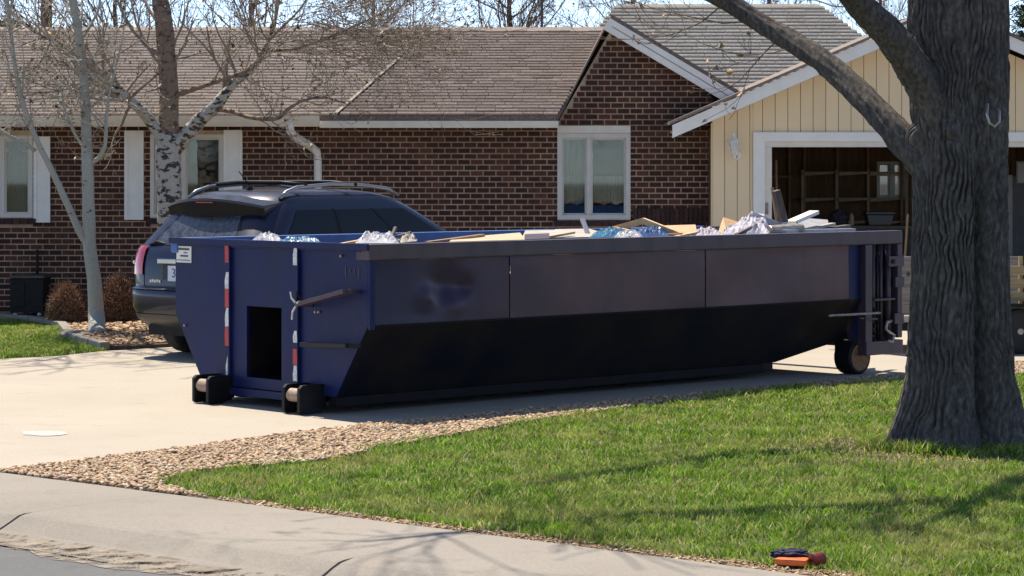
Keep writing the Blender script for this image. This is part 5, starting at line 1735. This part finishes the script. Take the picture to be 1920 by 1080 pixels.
# ------------------------------------------------------------------ black box by the wall
bxx = thing('utility_box', 'black metal utility box with a pale lid standing against the brick wall', 'box', at(52, 588, 32.4))
b0, b1 = at(20, 582, 32.3), at(83, 518, 32.3)
bz0 = 0.06
MB().box2((b0.x, 32.25, bz0 + 0.05), (b1.x, 32.75, b1.z - 0.03)).build('cabinet', 'black', bxx, bevel=0.012)
MB().box2((b0.x - 0.012, 32.23, b1.z - 0.027), (b1.x + 0.012, 32.77, b1.z + 0.012)).build('lid', 'bumper', bxx, bevel=0.01)
MB().box2((b0.x + 0.04, 32.236, bz0 + 0.12), (b0.x + 0.19, 32.249, b1.z - 0.08)).build('door', 'black', bxx, bevel=0.006)
for x in (b0.x + 0.06, b1.x - 0.06):
    for y in (32.3, 32.7):
        MB().lathe((x, y - 0.015, bz0 + 0.025), [(0.01, 0), (0.028, 0.004), (0.028, 0.03), (0.01, 0.034)], 10, axis=(0, 1, 0)).build('caster', 'steel', bxx)
pj = at(70, 480, 32.9)
tag(MB().tube([(pj.x, 32.9, 0.9), (pj.x, 32.9, 0.62), (pj.x + 0.02, 32.8, 0.56)], 0.018, 8).build('wall_tap', 'black'), 'thin dark conduit on the brick wall above the black box', 'conduit')

# ------------------------------------------------------------------ trees
def fine_tube(V, Fq, pts, rad, n):
    b = len(V)
    prev = None
    for i, p in enumerate(pts):
        t = pts[min(i + 1, len(pts) - 1)] - pts[max(i - 1, 0)]
        t = t / (t.length + 1e-9)
        if prev is None: x = t.orthogonal().normalized()
        else:
            x = prev - t * prev.dot(t)
            x = x / (x.length + 1e-9)
        prev = x
        y = t.cross(x)
        for k in range(n):
            a = 2 * math.pi * k / n
            q = p + (x * math.cos(a) + y * math.sin(a)) * rad[i]
            V.append((q.x, q.y, q.z))
    for i in range(len(pts) - 1):
        for k in range(n):
            l = (k + 1) % n
            Fq.append((b + i * n + k, b + i * n + l, b + (i + 1) * n + l, b + (i + 1) * n + k))


class Twigs:
    def __init__(s, seed, up=0.25, wander=0.35, rmin=0.0025, kids=(3, 5), ratio=0.55, buds=0.0):
        s.r = random.Random(seed)
        s.V, s.F = [], []
        s.up, s.w, s.rmin, s.kids, s.ratio, s.buds = up, wander, rmin, kids, ratio, buds
        s.tips = []
        s.lift = False

    def rv(s):
        return Vector((s.r.gauss(0, 1), s.r.gauss(0, 1), s.r.gauss(0, 1))).normalized()

    def grow(s, p, d, L, r, depth):
        n = 5 if depth > 0 else 4
        pts, rad = [p.copy()], [r]
        q, dd = p.copy(), d.normalized()
        for i in range(n):
            dd = (dd + s.rv() * s.w * 0.5 + Vector((0, 0, s.up * 0.25))).normalized()
            q = q + dd * (L / n)
            pts.append(q.copy())
            rad.append(max(s.rmin * 0.7, r * (1 - 0.65 * (i + 1) / n)))
        fine_tube(s.V, s.F, pts, rad, 5 if r > 0.015 else 3)
        if depth <= 0:
            s.tips.append(pts[-1]); s.tips.append(pts[-2])
            return
        for k in range(s.r.randint(*s.kids)):
            t = s.r.uniform(0.25, 1.0)
            i = min(n - 1, int(t * n))
            base = pts[i].lerp(pts[i + 1], t * n - i)
            cd = (pts[i + 1] - pts[i]).normalized()
            nd = (cd + s.rv() * s.r.uniform(0.6, 1.1)).normalized()
            s.grow(base, nd, L * s.ratio * s.r.uniform(0.7, 1.2), max(s.rmin, rad[i] * 0.55), depth - 1)

    def along(s, path, rads, n, L, depth, spread=1.0, lo=0.2):
        tot = len(path) - 1
        for k in range(n):
            t = s.r.uniform(lo, 1.0) * tot
            i = min(tot - 1, int(t))
            base = path[i].lerp(path[i + 1], t - i)
            cd = (path[i + 1] - path[i]).normalized()
            nd = (cd * 0.5 + s.rv() * spread + Vector((0, 0, 0.15))).normalized()
            if s.lift: nd.z = max(nd.z, 0.15)
            s.grow(base, nd, L * s.r.uniform(0.6, 1.2), max(s.rmin, min(rads[i] * 0.4, 0.03)), depth)

    def build(s, name, mat, parent):
        Q = np.array(s.F)
        o = np_obj(name, np.array(s.V), Q, mat, parent, smooth=True)
        if s.buds:
            P = np.array([t[:] for t in s.tips if s.r.random() < s.buds])
            if len(P):
                k = len(P)
                V = np.zeros((k, 4, 3))
                sz = NR.uniform(0.008, 0.020, k)[:, None]
                for j in range(4): V[:, j] = P + NR.normal(size=(k, 3)) * sz
                b = (np.arange(k) * 4)[:, None]
                np_obj('buds', V.reshape(-1, 3), np.concatenate([b + np.array([[0, 1, 2]]), b + np.array([[0, 2, 3]]), b + np.array([[0, 3, 1]])]), 'bud', parent)['kind'] = 'stuff'
        return o


def smooth_path(pts, rads, k=6):
    P, R = [], []
    n = len(pts)
    for i in range(n - 1):
        p0, p1, p2, p3 = pts[max(i - 1, 0)], pts[i], pts[i + 1], pts[min(i + 2, n - 1)]
        for j in range(k):
            t = j / k
            a = 0.5 * ((2 * p1) + (p2 - p0) * t + (2 * p0 - 5 * p1 + 4 * p2 - p3) * t * t + (3 * p1 - p0 - 3 * p2 + p3) * t ** 3)
            P.append(a); R.append(rads[i] + (rads[i + 1] - rads[i]) * t)
    P.append(pts[-1]); R.append(rads[-1])
    return P, R


def limb(name, pts, rads, mat, par, n=12, rough=0.06, k=6, seed=0):
    P, R = smooth_path([Vector(p) for p in pts], rads, k)
    m = MB()
    m.tube(P, R, n)
    for i, v in enumerate(m.v):
        c = P[min(i // n, len(P) - 1)]
        d = Vector(v) - c
        f = 1 + rough * 2 * mnoise.noise(Vector(v) * 9 + Vector((seed, 0, 0)))
        m.v[i] = tuple(c + d * f)
    m.build(name, mat, par, smooth=True, fix=False)
    return P, R


# the big ash by the walk
ash = thing('ash_tree', 'big dark furrowed tree trunk on the front lawn with bare limbs', 'tree', TREE)
NT, NZ = 540, 380
ztab = [-0.05, 0.05, 0.15, 0.3, 0.5, 0.8, 1.2, 1.7, 2.1, 2.5, 2.9, 3.4, 4.0, 4.8, 5.6]
rtab = [0.56, 0.505, 0.455, 0.42, 0.395, 0.375, 0.36, 0.347, 0.35, 0.362, 0.372, 0.365, 0.31, 0.24, 0.19]
th = np.linspace(0, 2 * math.pi, NT, endpoint=False)[None, :]
zz = np.concatenate([np.linspace(-0.05, 3.5, 350), np.linspace(3.55, 5.6, 30)])[:, None]
Rr = np.interp(zz, ztab, rtab) * (1 - 0.075 * np.clip(zz / 0.5, 0, 1)) + 0 * th
lob = 0.035 * np.cos(3 * th + 0.6) + 0.03 * np.cos(5 * th + 2.0 + 0.2 * zz)
Rr = Rr + lob * (0.35 + 1.6 * np.exp(-zz / 0.35))
gth = -math.pi / 2 + 0.40
dth = np.angle(np.exp(1j * (th - gth)))
Rr -= 0.105 * np.exp(-(dth / 0.15) ** 2) * np.clip((2.35 - zz) / 0.8, 0, 1) * np.clip((zz + 0.2) / 0.5, 0, 1)
Rr += 0.035 * np.exp(-((dth - 0.5) / 0.3) ** 2) + 0.02 * np.exp(-((dth + 0.5) / 0.3) ** 2)
for (kt, kz, kr, kd) in ((-math.pi / 2 - 0.32, 2.22, 0.075, 0.03), (-math.pi / 2 + 0.35, 2.42, 0.11, -0.03), (-math.pi / 2 - 0.30, 2.60, 0.05, 0.02), (math.pi + 0.15, 2.15, 0.14, 0.05), (math.pi + 0.25, 2.75, 0.16, 0.05)):
    dd = np.angle(np.exp(1j * (th - kt))) * 0.36
    q = np.hypot(dd, zz - kz)
    Rr += kd * np.exp(-(q / kr) ** 2) - abs(kd) * 0.7 * np.exp(-((q - kr) / (0.3 * kr)) ** 2)
ux = th / (2 * math.pi)
NRG = 50
ph = NRG * ux + 2.6 * vnoise(ux * 9, zz * 2.3, 1, 9) + 1.5 * vnoise(ux * 22, zz * 6.5, 8, 22) + 0.6 * vnoise(ux * 60, zz * 15, 5, 60)
cell = np.floor(ph)
fr = np.abs(ph - cell - 0.5) * 2                     # 1 in the crack between two ridges
hsh = np.modf(np.abs(np.sin(cell * 12.9898)) * 43758.5)[0]
brk = vnoise(cell * 3.7, zz * (5.5 + 4 * hsh) + hsh * 17, 21)
crack = np.clip((fr - 0.45) / 0.5, 0, 1) ** 1.2
notch = np.clip((brk - 0.72) / 0.12, 0, 1) * (1 - fr) ** 0.5
top = np.exp(-np.clip(zz - 2.2, 0, 9) * 0.5)
Rr -= (0.004 + 0.046 * vnoise(ux * 34, zz * 6.0, 2, 34) * (0.45 + 0.9 * vnoise(ux * 8, zz * 1.3, 15, 8))) * crack * (0.6 + 0.4 * top) + 0.017 * notch
Rr += 0.012 * (brk - 0.5) * (1 - crack) + 0.006 * vnoise(ux * 170, zz * 22, 9, 170)
cx = TREE.x - 0.045 + 0.02 * np.sin(zz * 0.9) + np.clip(zz - 3.2, 0, 9) * 0.06
Vt = np.stack([cx + Rr * np.cos(th), TREE.y + Rr * np.sin(th) + 0 * zz, zz + 0 * th], -1).reshape(-1, 3)
ii, jj = np.meshgrid(np.arange(NZ - 1), np.arange(NT), indexing='ij')
a = (ii * NT + jj).ravel(); b = (ii * NT + (jj + 1) % NT).ravel()
np_obj('trunk', Vt, np.stack([a, b, b + NT, a + NT], 1), 'ash', ash, smooth=True)


def bark_limb(name, pts, rads, par, seed):
    P, R = smooth_path([Vector(p) for p in pts], rads, 20)
    m = MB()
    n = 48
    m.tube(P, R, n)
    for i, v in enumerate(m.v):
        ci = min(i // n, len(P) - 1)
        c = P[ci]
        d = Vector(v) - c
        k = i % n
        f = 1 - 0.16 * (1 - min(1, 2.2 * abs(mnoise.noise(Vector((math.cos(k / n * 6.283) * 2.6, math.sin(k / n * 6.283) * 2.6, ci * 0.09 + seed)))))) + 0.06 * mnoise.noise(Vector((k * 0.5, ci * 0.5, seed)))
        m.v[i] = tuple(c + d * f)
    m.build(name, 'ash', par, smooth=True, fix=False)
    return P, R


l1 = [at(1765, 350, 17.7), at(1712, 285, 17.75), at(1640, 205, 18.0), at(1548, 118, 18.4), at(1440, 52, 18.8), at(1330, -15, 19.0), Vector((0.5, 18.8, 3.75)), Vector((-0.9, 18.1, 5.0)), Vector((-1.9, 17.7, 6.2))]
P1, R1 = bark_limb('limb', l1, [0.13, 0.118, 0.105, 0.093, 0.084, 0.075, 0.06, 0.045, 0.02], ash, 1.0)
l2 = [at(1775, 230, 17.6), at(1722, 140, 17.5), at(1672, 70, 17.3), at(1612, 8, 17.1), at(1540, -90, 16.8), Vector((1.4, 16.4, 4.4)), Vector((0.6, 16.1, 5.8))]
P2, R2 = bark_limb('limb', l2, [0.15, 0.135, 0.115, 0.10, 0.09, 0.06, 0.025], ash, 2.0)
l3 = [Vector((3.3, 17.8, 4.6)), Vector((3.9, 17.6, 5.8)), Vector((4.6, 17.9, 7.2)), Vector((5.0, 18.2, 8.6))]
P3, R3 = bark_limb('limb', l3, [0.2, 0.15, 0.09, 0.02], ash, 3.0)
l4 = [Vector((3.25, 17.8, 4.9)), Vector((2.6, 18.6, 6.2)), Vector((2.2, 19.2, 7.6)), Vector((1.6, 19.4, 9.0))]
P4, R4 = bark_limb('limb', l4, [0.18, 0.13, 0.08, 0.02], ash, 4.0)
l5 = [Vector((3.3, 17.7, 4.3)), Vector((4.1, 16.9, 5.0)), Vector((5.0, 16.0, 5.9)), Vector((5.9, 15.4, 7.2))]
P5, R5 = bark_limb('limb', l5, [0.11, 0.075, 0.045, 0.015], ash, 5.0)
tw = Twigs(21, up=0.6, wander=0.4, rmin=0.003, kids=(3, 4), buds=0.5)
tw.lift = True
l6 = [Vector((3.2, 17.7, 4.4)), Vector((1.9, 17.3, 5.1)), Vector((0.3, 17.0, 5.6)), Vector((-1.2, 16.7, 6.1)), Vector((-2.6, 16.3, 6.8))]
P6, R6 = bark_limb('limb', l6, [0.14, 0.10, 0.075, 0.05, 0.015], ash, 6.0)
tw.rmin = 0.010
tw.along(P6, R6, 16, 1.5, 1, 0.9, lo=0.3)
tw.rmin = 0.003
tw.along(P6, R6, 12, 1.4, 2, 0.9, lo=0.35)
tw.along(P1, R1, 16, 1.3, 2, 0.9, lo=0.70)
tw.along(P2, R2, 10, 1.1, 2, 0.9, lo=0.68)
tw.along(P3, R3, 16, 1.5, 2, 0.9)
tw.along(P4, R4, 16, 1.5, 2, 0.9)
tw.along(P5, R5, 14, 1.4, 2, 0.9)
for (px, py, yy, dx, dz, L_) in ((1500, 85, 18.55, -0.8, -0.2, 1.0), (1420, 40, 18.85, -0.9, -0.35, 1.3), (1360, 5, 18.9, -0.8, -0.55, 1.2), (1470, 65, 18.7, -0.4, -0.7, 0.8), (1610, 15, 17.2, -0.9, -0.2, 0.9), (1640, 45, 17.2, -0.3, 0.6, 0.5)):
    tw.grow(at(px, py, yy), Vector((dx, 0.2, dz)), L_, 0.0065, 2)
tw.build('crown', 'twig_brown', ash)
hk = at(1860, 215, 17.36)
MB().tube([(hk.x - 0.035 + 0.0, 17.33, hk.z + 0.075), (hk.x - 0.045, 17.31, hk.z + 0.0), (hk.x - 0.03, 17.30, hk.z - 0.06), (hk.x + 0.005, 17.295, hk.z - 0.085), (hk.x + 0.04, 17.31, hk.z - 0.05), (hk.x + 0.045, 17.33, hk.z + 0.02), (hk.x + 0.03, 17.37, hk.z + 0.05)], 0.010, 8).build('iron_hook', 'steel', ash, smooth=True)

# the aspen at the corner of the bed
AY = 29.9
asp = thing('aspen_tree', 'slender pale aspen with forked trunk at the corner of the side lawn', 'tree', gp(182, 626))
ap = [gp(183, 632), at(181, 600, AY), at(177, 530, AY), at(168, 460, AY), at(166, 380, AY), at(163, 280, AY), at(158, 160, AY + .1), at(148, 70, AY + .2), at(134, -10, AY + .2), at(120, -130, AY), at(112, -300, AY), at(90, -520, AY), at(20, -720, AY - .1), at(-70, -880, AY - .2)]
PA, RA = limb('trunk', ap, [0.115, 0.098, 0.085, 0.080, 0.073, 0.066, 0.055, 0.048, 0.042, 0.036, 0.030, 0.024, 0.018, 0.006], 'aspen', asp, 14, 0.04)
lb = [at(168, 462, AY), at(150, 435, AY - .03), at(125, 380, AY - .1), at(95, 315, AY - .2), at(70, 265, AY - .25), at(42, 190, AY - .3), at(26, 110, AY - .3), at(16, 20, AY - .2), at(0, -120, AY), at(-30, -320, AY), at(-110, -560, AY - .1), at(-190, -780, AY - .2)]
PB, RB = limb('branch', lb, [0.05, 0.047, 0.042, 0.038, 0.034, 0.029, 0.025, 0.022, 0.02, 0.017, 0.012, 0.005], 'aspen', asp, 10, 0.04)
lc = [at(170, 305, AY), at(185, 296, AY - .03), at(197, 270, AY - .08), at(200, 215, AY - .1), at(208, 160, AY - .1), at(230, 70, AY - .1), at(238, -40, AY)]
PC, RC_ = limb('branch', lc, [0.03, 0.028, 0.026, 0.02, 0.014, 0.01, 0.005], 'aspen', asp, 8, 0.04)
ld = [at(160, 280, AY), at(140, 250, AY - .1), at(122, 205, AY - .2), at(112, 165, AY - .2), at(70, 120, AY - .3)]
PD, RD = limb('branch', ld, [0.022, 0.02, 0.016, 0.012, 0.005], 'aspen', asp, 8, 0.04)
lf = [at(66, 282, AY - .2), at(45, 268, AY - .3), at(10, 250, AY - .5), at(-20, 220, AY - .5)]
PF, RF = limb('branch', lf, [0.026, 0.024, 0.02, 0.012], 'aspen', asp, 8, 0.04)
tw = Twigs(31, up=0.35, wander=0.5, rmin=0.0032, kids=(3, 4), buds=0.55)
tw.along(PA, RA, 46, 0.95, 2, 0.9, lo=0.42)
tw.along(PB, RB, 36, 0.8, 2, 0.9, lo=0.35)
tw.along(PC, RC_, 14, 0.6, 2, 0.9, lo=0.4)
tw.along(PD, RD, 18, 0.6, 2, 0.9, lo=0.3)
tw.along(PF, RF, 7, 0.6, 2, 0.9, lo=0.3)
tw.rmin = 0.017
tw.along(PA, RA, 9, 1.7, 1, 0.9, lo=0.74)
tw.along(PB, RB, 9, 1.7, 1, 0.9, lo=0.72)
tw.build('crown', 'twig_pale', asp)

# the birch behind the car
BYT = 31.0
bir = thing('birch_tree', 'white barked birch with black scars rising behind the SUV', 'tree', gp(318, 610))
bp = [gp(322, 616), at(321, 560, BYT), at(319, 420, BYT), at(317, 330, BYT), at(315, 285, BYT), at(318, 250, BYT)]
limb('trunk', bp, [0.19, 0.17, 0.155, 0.15, 0.155, 0.14], 'birch', bir, 18, 0.05)
b1_ = [at(317, 290, BYT), at(316, 235, BYT), at(317, 180, BYT + .05), at(313, 110, BYT + .1), at(307, 40, BYT + .1), at(298, -20, BYT + .15), at(296, -150, BYT + .2), at(310, -340, BYT), at(300, -560, BYT)]
Q1, S1 = limb('stem', b1_, [0.13, 0.125, 0.12, 0.118, 0.112, 0.10, 0.08, 0.05, 0.015], 'birch_upper', bir, 16, 0.06)
b2_ = [at(312, 285, BYT), at(296, 245, BYT - .05), at(262, 205, BYT - .1), at(235, 180, BYT - .15), at(200, 145, BYT - .2), at(150, 105, BYT - .25), at(105, 78, BYT - .3), at(60, 55, BYT - .3), at(10, 10, BYT - .2)]
Q2, S2 = limb('branch', b2_, [0.085, 0.078, 0.066, 0.058, 0.046, 0.038, 0.032, 0.024, 0.01], 'birch', bir, 12, 0.06)
b3_ = [at(320, 290, BYT), at(345, 258, BYT - .05), at(375, 225, BYT - .1), at(405, 198, BYT - .15), at(438, 158, BYT - .2), at(475, 128, BYT - .25), at(498, 88, BYT - .25), at(515, 40, BYT - .2), at(528, -30, BYT - .1), at(560, -150, BYT)]
Q3, S3 = limb('branch', b3_, [0.10, 0.095, 0.088, 0.078, 0.05, 0.036, 0.03, 0.025, 0.02, 0.008], 'birch', bir, 12, 0.06)
b4_ = [at(332, 178, BYT), at(370, 165, BYT - .2), at(420, 148, BYT - .4), at(475, 125, BYT - .5), at(505, 75, BYT - .5), at(560, 20, BYT - .6), at(590, -30, BYT - .6)]
Q4, S4 = limb('branch', b4_, [0.035, 0.03, 0.027, 0.024, 0.018, 0.012, 0.006], 'birch_upper', bir, 8, 0.05)
b5_ = [at(400, 205, BYT - .15), at(430, 208, BYT - .35), at(470, 220, BYT - .6), at(518, 222, BYT - .8), at(540, 205, BYT - .9), at(570, 188, BYT - .9), at(610, 183, BYT - .9), at(650, 195, BYT - .9)]
Q5, S5 = limb('branch', b5_, [0.03, 0.028, 0.026, 0.026, 0.022, 0.018, 0.014, 0.006], 'birch_upper', bir, 8, 0.08)
b6_ = [at(232, 178, BYT - .15), at(190, 160, BYT - .4), at(150, 158, BYT - .5), at(100, 172, BYT - .6), at(40, 172, BYT - .6)]
Q6, S6 = limb('branch', b6_, [0.028, 0.026, 0.022, 0.016, 0.006], 'birch', bir, 8, 0.08)
b7_ = [at(285, 232, BYT - .1), at(240, 192, BYT - .5), at(190, 186, BYT - .7), at(120, 180, BYT - .8), at(50, 190, BYT - .8)]
Q7, S7 = limb('branch', b7_, [0.022, 0.02, 0.018, 0.014, 0.006], 'aspen', bir, 8, 0.06)
b8_ = [at(500, 95, BYT - .25), at(560, 90, BYT - .3), at(640, 60, BYT - .4), at(720, 20, BYT - .4), at(760, -30, BYT - .4)]
Q8, S8 = limb('branch', b8_, [0.02, 0.017, 0.014, 0.01, 0.004], 'birch_upper', bir, 8, 0.06)
tw = Twigs(41, up=0.25, wander=0.5, rmin=0.0032, kids=(3, 4), buds=0.6)
tw.along(Q1, S1, 34, 1.2, 2, 0.95, lo=0.3)
tw.along(Q2, S2, 44, 0.85, 2, 0.95, lo=0.3)
tw.along(Q3, S3, 34, 0.95, 2, 0.95, lo=0.35)
tw.along(Q4, S4, 26, 0.9, 2, 0.95, lo=0.25)
tw.along(Q5, S5, 14, 0.7, 2, 0.9, lo=0.25)
tw.along(Q6, S6, 10, 0.6, 2, 0.9)
tw.along(Q7, S7, 10, 0.6, 2, 0.9)
tw.along(Q8, S8, 22, 0.8, 2, 0.9)
for k in range(64):     # long thin shoots that hang over the roof
    px, py = rng.uniform(520, 640), rng.uniform(10, 110)
    tw.grow(at(px, py, BYT - rng.uniform(0.2, 0.8)), Vector((1, rng.uniform(-0.2, 0.2), rng.uniform(-0.55, 0.2))), rng.uniform(0.8, 1.7), 0.006, 2)
tw.build('crown', 'twig_tan', bir)

# bare trees beyond the house
far = [(470, 44.5, 7.5, 51, 'leafless tree behind the roof left of the birch fork', 'bare_tree'),
       (700, 47.0, 8.0, 52, 'leafless tree behind the roof above the downspout', 'bare_tree'),
       (955, 45.0, 6.6, 53, 'leafless tree with a fan of twigs behind the roof ridge', 'bare_tree'),
       (1185, 49.0, 7.6, 54, 'leafless tree behind the roof near the brick gable', 'bare_tree'),
       (1440, 52.0, 8.4, 55, 'leafless tree behind the pale rear roof', 'bare_tree'),
       (1650, 50.0, 8.4, 56, 'leafless tree showing beside the big trunk above the garage', 'bare_tree'),
       (215, 46.0, 7.5, 57, 'leafless tree behind the roof left of the birch stem', 'bare_tree')]
for px, Y, H, sd, lab, nm in far:
    r_ = random.Random(sd)
    base = Vector(((px - 960) / F * Y, Y, -0.05))
    t_ = thing(nm, lab, 'tree', base, group='bare trees beyond the house')
    pts = [base, base + Vector((0.05, 0, 1.2)), base + Vector((-0.05, 0.1, 2.4)), base + Vector((0.1, 0.1, 3.6)), base + Vector((0.0, 0, 5.0)), base + Vector((0.15, 0, H))]
    PP, RR = limb('trunk', pts, [0.15, 0.12, 0.09, 0.06, 0.035, 0.01], 'twig_brown', t_, 10, 0.06)
    tw = Twigs(sd, up=0.55, wander=0.4, rmin=0.0045, kids=(4, 5), ratio=0.6, buds=0.35)
    tw.along(PP, RR, 34, 2.0, 2, 1.0, lo=0.38)
    tw.along(PP, RR, 10, 1.2, 3, 1.0, lo=0.6)
    tw.build('crown', 'twig_brown' if sd % 2 else 'twig_tan', t_)


def conifer(px, py_top, Y, H, sd, lab):
    r_ = random.Random(sd)
    base = Vector(((px - 960) / F * Y, Y, -0.05))
    t_ = thing('conifer_tree', lab, 'tree', base, group='conifers beyond the house')
    limb('trunk', [base, base + Vector((0, 0, H * 0.5)), base + Vector((0, 0, H))], [0.2, 0.12, 0.02], 'pole', t_, 8, 0.05)
    V, Fq = [], []
    NV, NTt = [], []
    for k in range(190):
        z = H * (0.12 + 0.86 * (k / 190))
        L_ = (1 - z / H) * 1.5 + 0.12
        a = r_.uniform(0, 6.28)
        d = Vector((math.cos(a), math.sin(a), r_.uniform(-0.25, 0.05)))
        p = base + Vector((0, 0, z))
        fine_tube(V, Fq, [p, p + d * L_ * .5, p + d * L_], [0.02, 0.012, 0.004], 3)
        for j in range(60):
            c = p + d * L_ * r_.uniform(0.2, 1.0) + Vector((r_.gauss(0, .07), r_.gauss(0, .07), r_.gauss(-0.03, .05)))
            s_ = Vector((r_.gauss(0, 1), r_.gauss(0, 1), r_.gauss(0, .6))).normalized() * 0.09
            w_ = Vector((r_.gauss(0, 1), r_.gauss(0, 1), r_.gauss(0, 1))).normalized() * 0.018
            b = len(NV)
            NV.extend([c - s_ - w_, c + s_, c - s_ + w_])
            NTt.append((b, b + 1, b + 2))
    np_obj('branches', np.array(V), np.array(Fq), 'pole', t_)
    np_obj('crown', np.array([v[:] for v in NV]), np.array(NTt), 'needle', t_)


conifer(18, 25, 47.0, at(18, 20, 47.0).z, 61, 'small dark conifer behind the roof at the left edge')
conifer(1935, -40, 46.0, at(1925, -60, 46).z, 62, 'dark conifer showing above the roof right of the big tree')
up_ = at(87, 60, 46)
po = thing('utility_pole', 'brown wooden utility pole standing behind the roof at the left', 'pole', (up_.x, 46, 0))
MB().lathe((up_.x, 46, -0.05), [(0.13, 0), (0.10, 6), (0.085, 9)], 14).build('shaft', 'pole', po, smooth=True)
MB().box2((up_.x - 1.1, 45.86, 8.2), (up_.x + 1.1, 45.96, 8.33)).build('cross_arm', 'pole', po)
for k in (-0.95, -0.5, 0.5, 0.95):
    MB().lathe((up_.x + k, 45.91, 8.332), [(0.03, 0), (0.045, 0.03), (0.03, 0.07), (0.045, 0.1), (0.02, 0.13)], 8).build('insulator', 'lampglass', po)
vp = at(1016, 62, 36.8)
tag(MB().lathe((vp.x, 36.8, 3.6), [(0.045, 0), (0.045, 0.04), (0.022, 0.05), (0.02, 1.4), (0.03, 1.41), (0.03, 1.45)], 10).build('antenna_mast', 'dark_wood'), 'thin dark mast standing up from the ridge of the tan roof', 'mast')


# ------------------------------------------------------------------ brown shrubs
def shrub(c, r, h, seed, label):
    t_ = thing('dry_shrub', label, 'shrub', c, group='clipped brown shrubs by the wall')
    r_ = random.Random(seed)
    V, Fq = [], []
    for k in range(1500):
        u = Vector((r_.gauss(0, 1), r_.gauss(0, 1), abs(r_.gauss(0, 1)) * 0.9 + 0.05)).normalized()
        k1 = 0.9 + 0.16 * mnoise.noise(u * 2.5 + Vector((seed, 0, 0)))
        tip = Vector((u.x * r * k1, u.y * r * k1, h * (0.12 + 0.88 * u.z) * k1))
        if r_.random() < 0.25: tip = Vector((u.x * r * k1, u.y * r * k1, r_.uniform(0.05, 0.5) * h))
        st_ = Vector((u.x * r * 0.35, u.y * r * 0.35, h * 0.3 * r_.random()))
        mid = st_.lerp(tip, 0.55) + Vector((r_.gauss(0, .03), r_.gauss(0, .03), r_.gauss(0, .03)))
        tip2 = tip + Vector((r_.gauss(0, .03), r_.gauss(0, .03), r_.gauss(0, .03)))
        fine_tube(V, Fq, [c + st_, c + mid, c + tip2], [0.006, 0.005, 0.003], 3)
    np_obj('stems', np.array(V), np.array(Fq), 'shrub', t_)
    n = 5200
    NV, NTt = [], []
    for k in range(n):
        u = Vector((r_.gauss(0, 1), r_.gauss(0, 1), abs(r_.gauss(0, 1)) * 0.9)).normalized()
        k1 = (0.9 + 0.16 * mnoise.noise(u * 2.5 + Vector((seed, 0, 0)))) * r_.uniform(0.75, 1.03)
        p = c + Vector((u.x * r * k1, u.y * r * k1, (h * (0.12 + 0.88 * u.z) if r_.random() < .7 else r_.uniform(0.05, 0.7) * h) * k1))
        a_, b_ = [Vector((r_.gauss(0, 1), r_.gauss(0, 1), r_.gauss(0, 1))).normalized() * 0.016 for _ in range(2)]
        b = len(NV)
        NV.extend([(p - a_)[:], (p + a_)[:], (p + b_)[:]])
        NTt.append((b, b + 1, b + 2))
    np_obj('crown', np.array(NV), np.array(NTt), 'shrub', t_)


shrub(gp(126, 611) + Vector((0, 0, 0.03)), 0.28, 0.54, 3, 'lower brown clipped shrub beside the black box')
shrub(gp(218, 610) + Vector((0, 0, 0.03)), 0.29, 0.68, 8, 'taller brown shrub between the aspen and the SUV')

# ------------------------------------------------------------------ orange thing at the lawn edge
o0 = gp(1510, 1064)
ob = thing('orange_tray', 'orange plastic tray with navy cloth at the lawn edge by the walk', 'tray', o0)
c = gp(1487, 1062)
R = Matrix.Rotation(-0.35, 3, 'Z')
MB().box(c + Vector((0, 0.02, 0.022)), (0.16, 0.10, 0.032), R).build('tray', 'orange', ob, bevel=0.008)
cl = blob('cloth', c + Vector((-0.005, 0.10, 0.045)), (0.10, 0.06, 0.030), 'navycloth', 2.2, None, None, flat=1)
adopt(cl, ob)
c2 = gp(1534, 1064)
tag(MB().lathe(c2 + Vector((-0.03, 0.02, 0.032)), [(0.015, 0), (0.031, 0.004), (0.033, 0.02), (0.033, 0.07), (0.028, 0.08), (0.008, 0.083)], 18, axis=(0.75, 0.65, 0.05)).build('rusty_can', 'redclay', smooth=False), 'small rusty red can lying right of the orange tray', 'can')
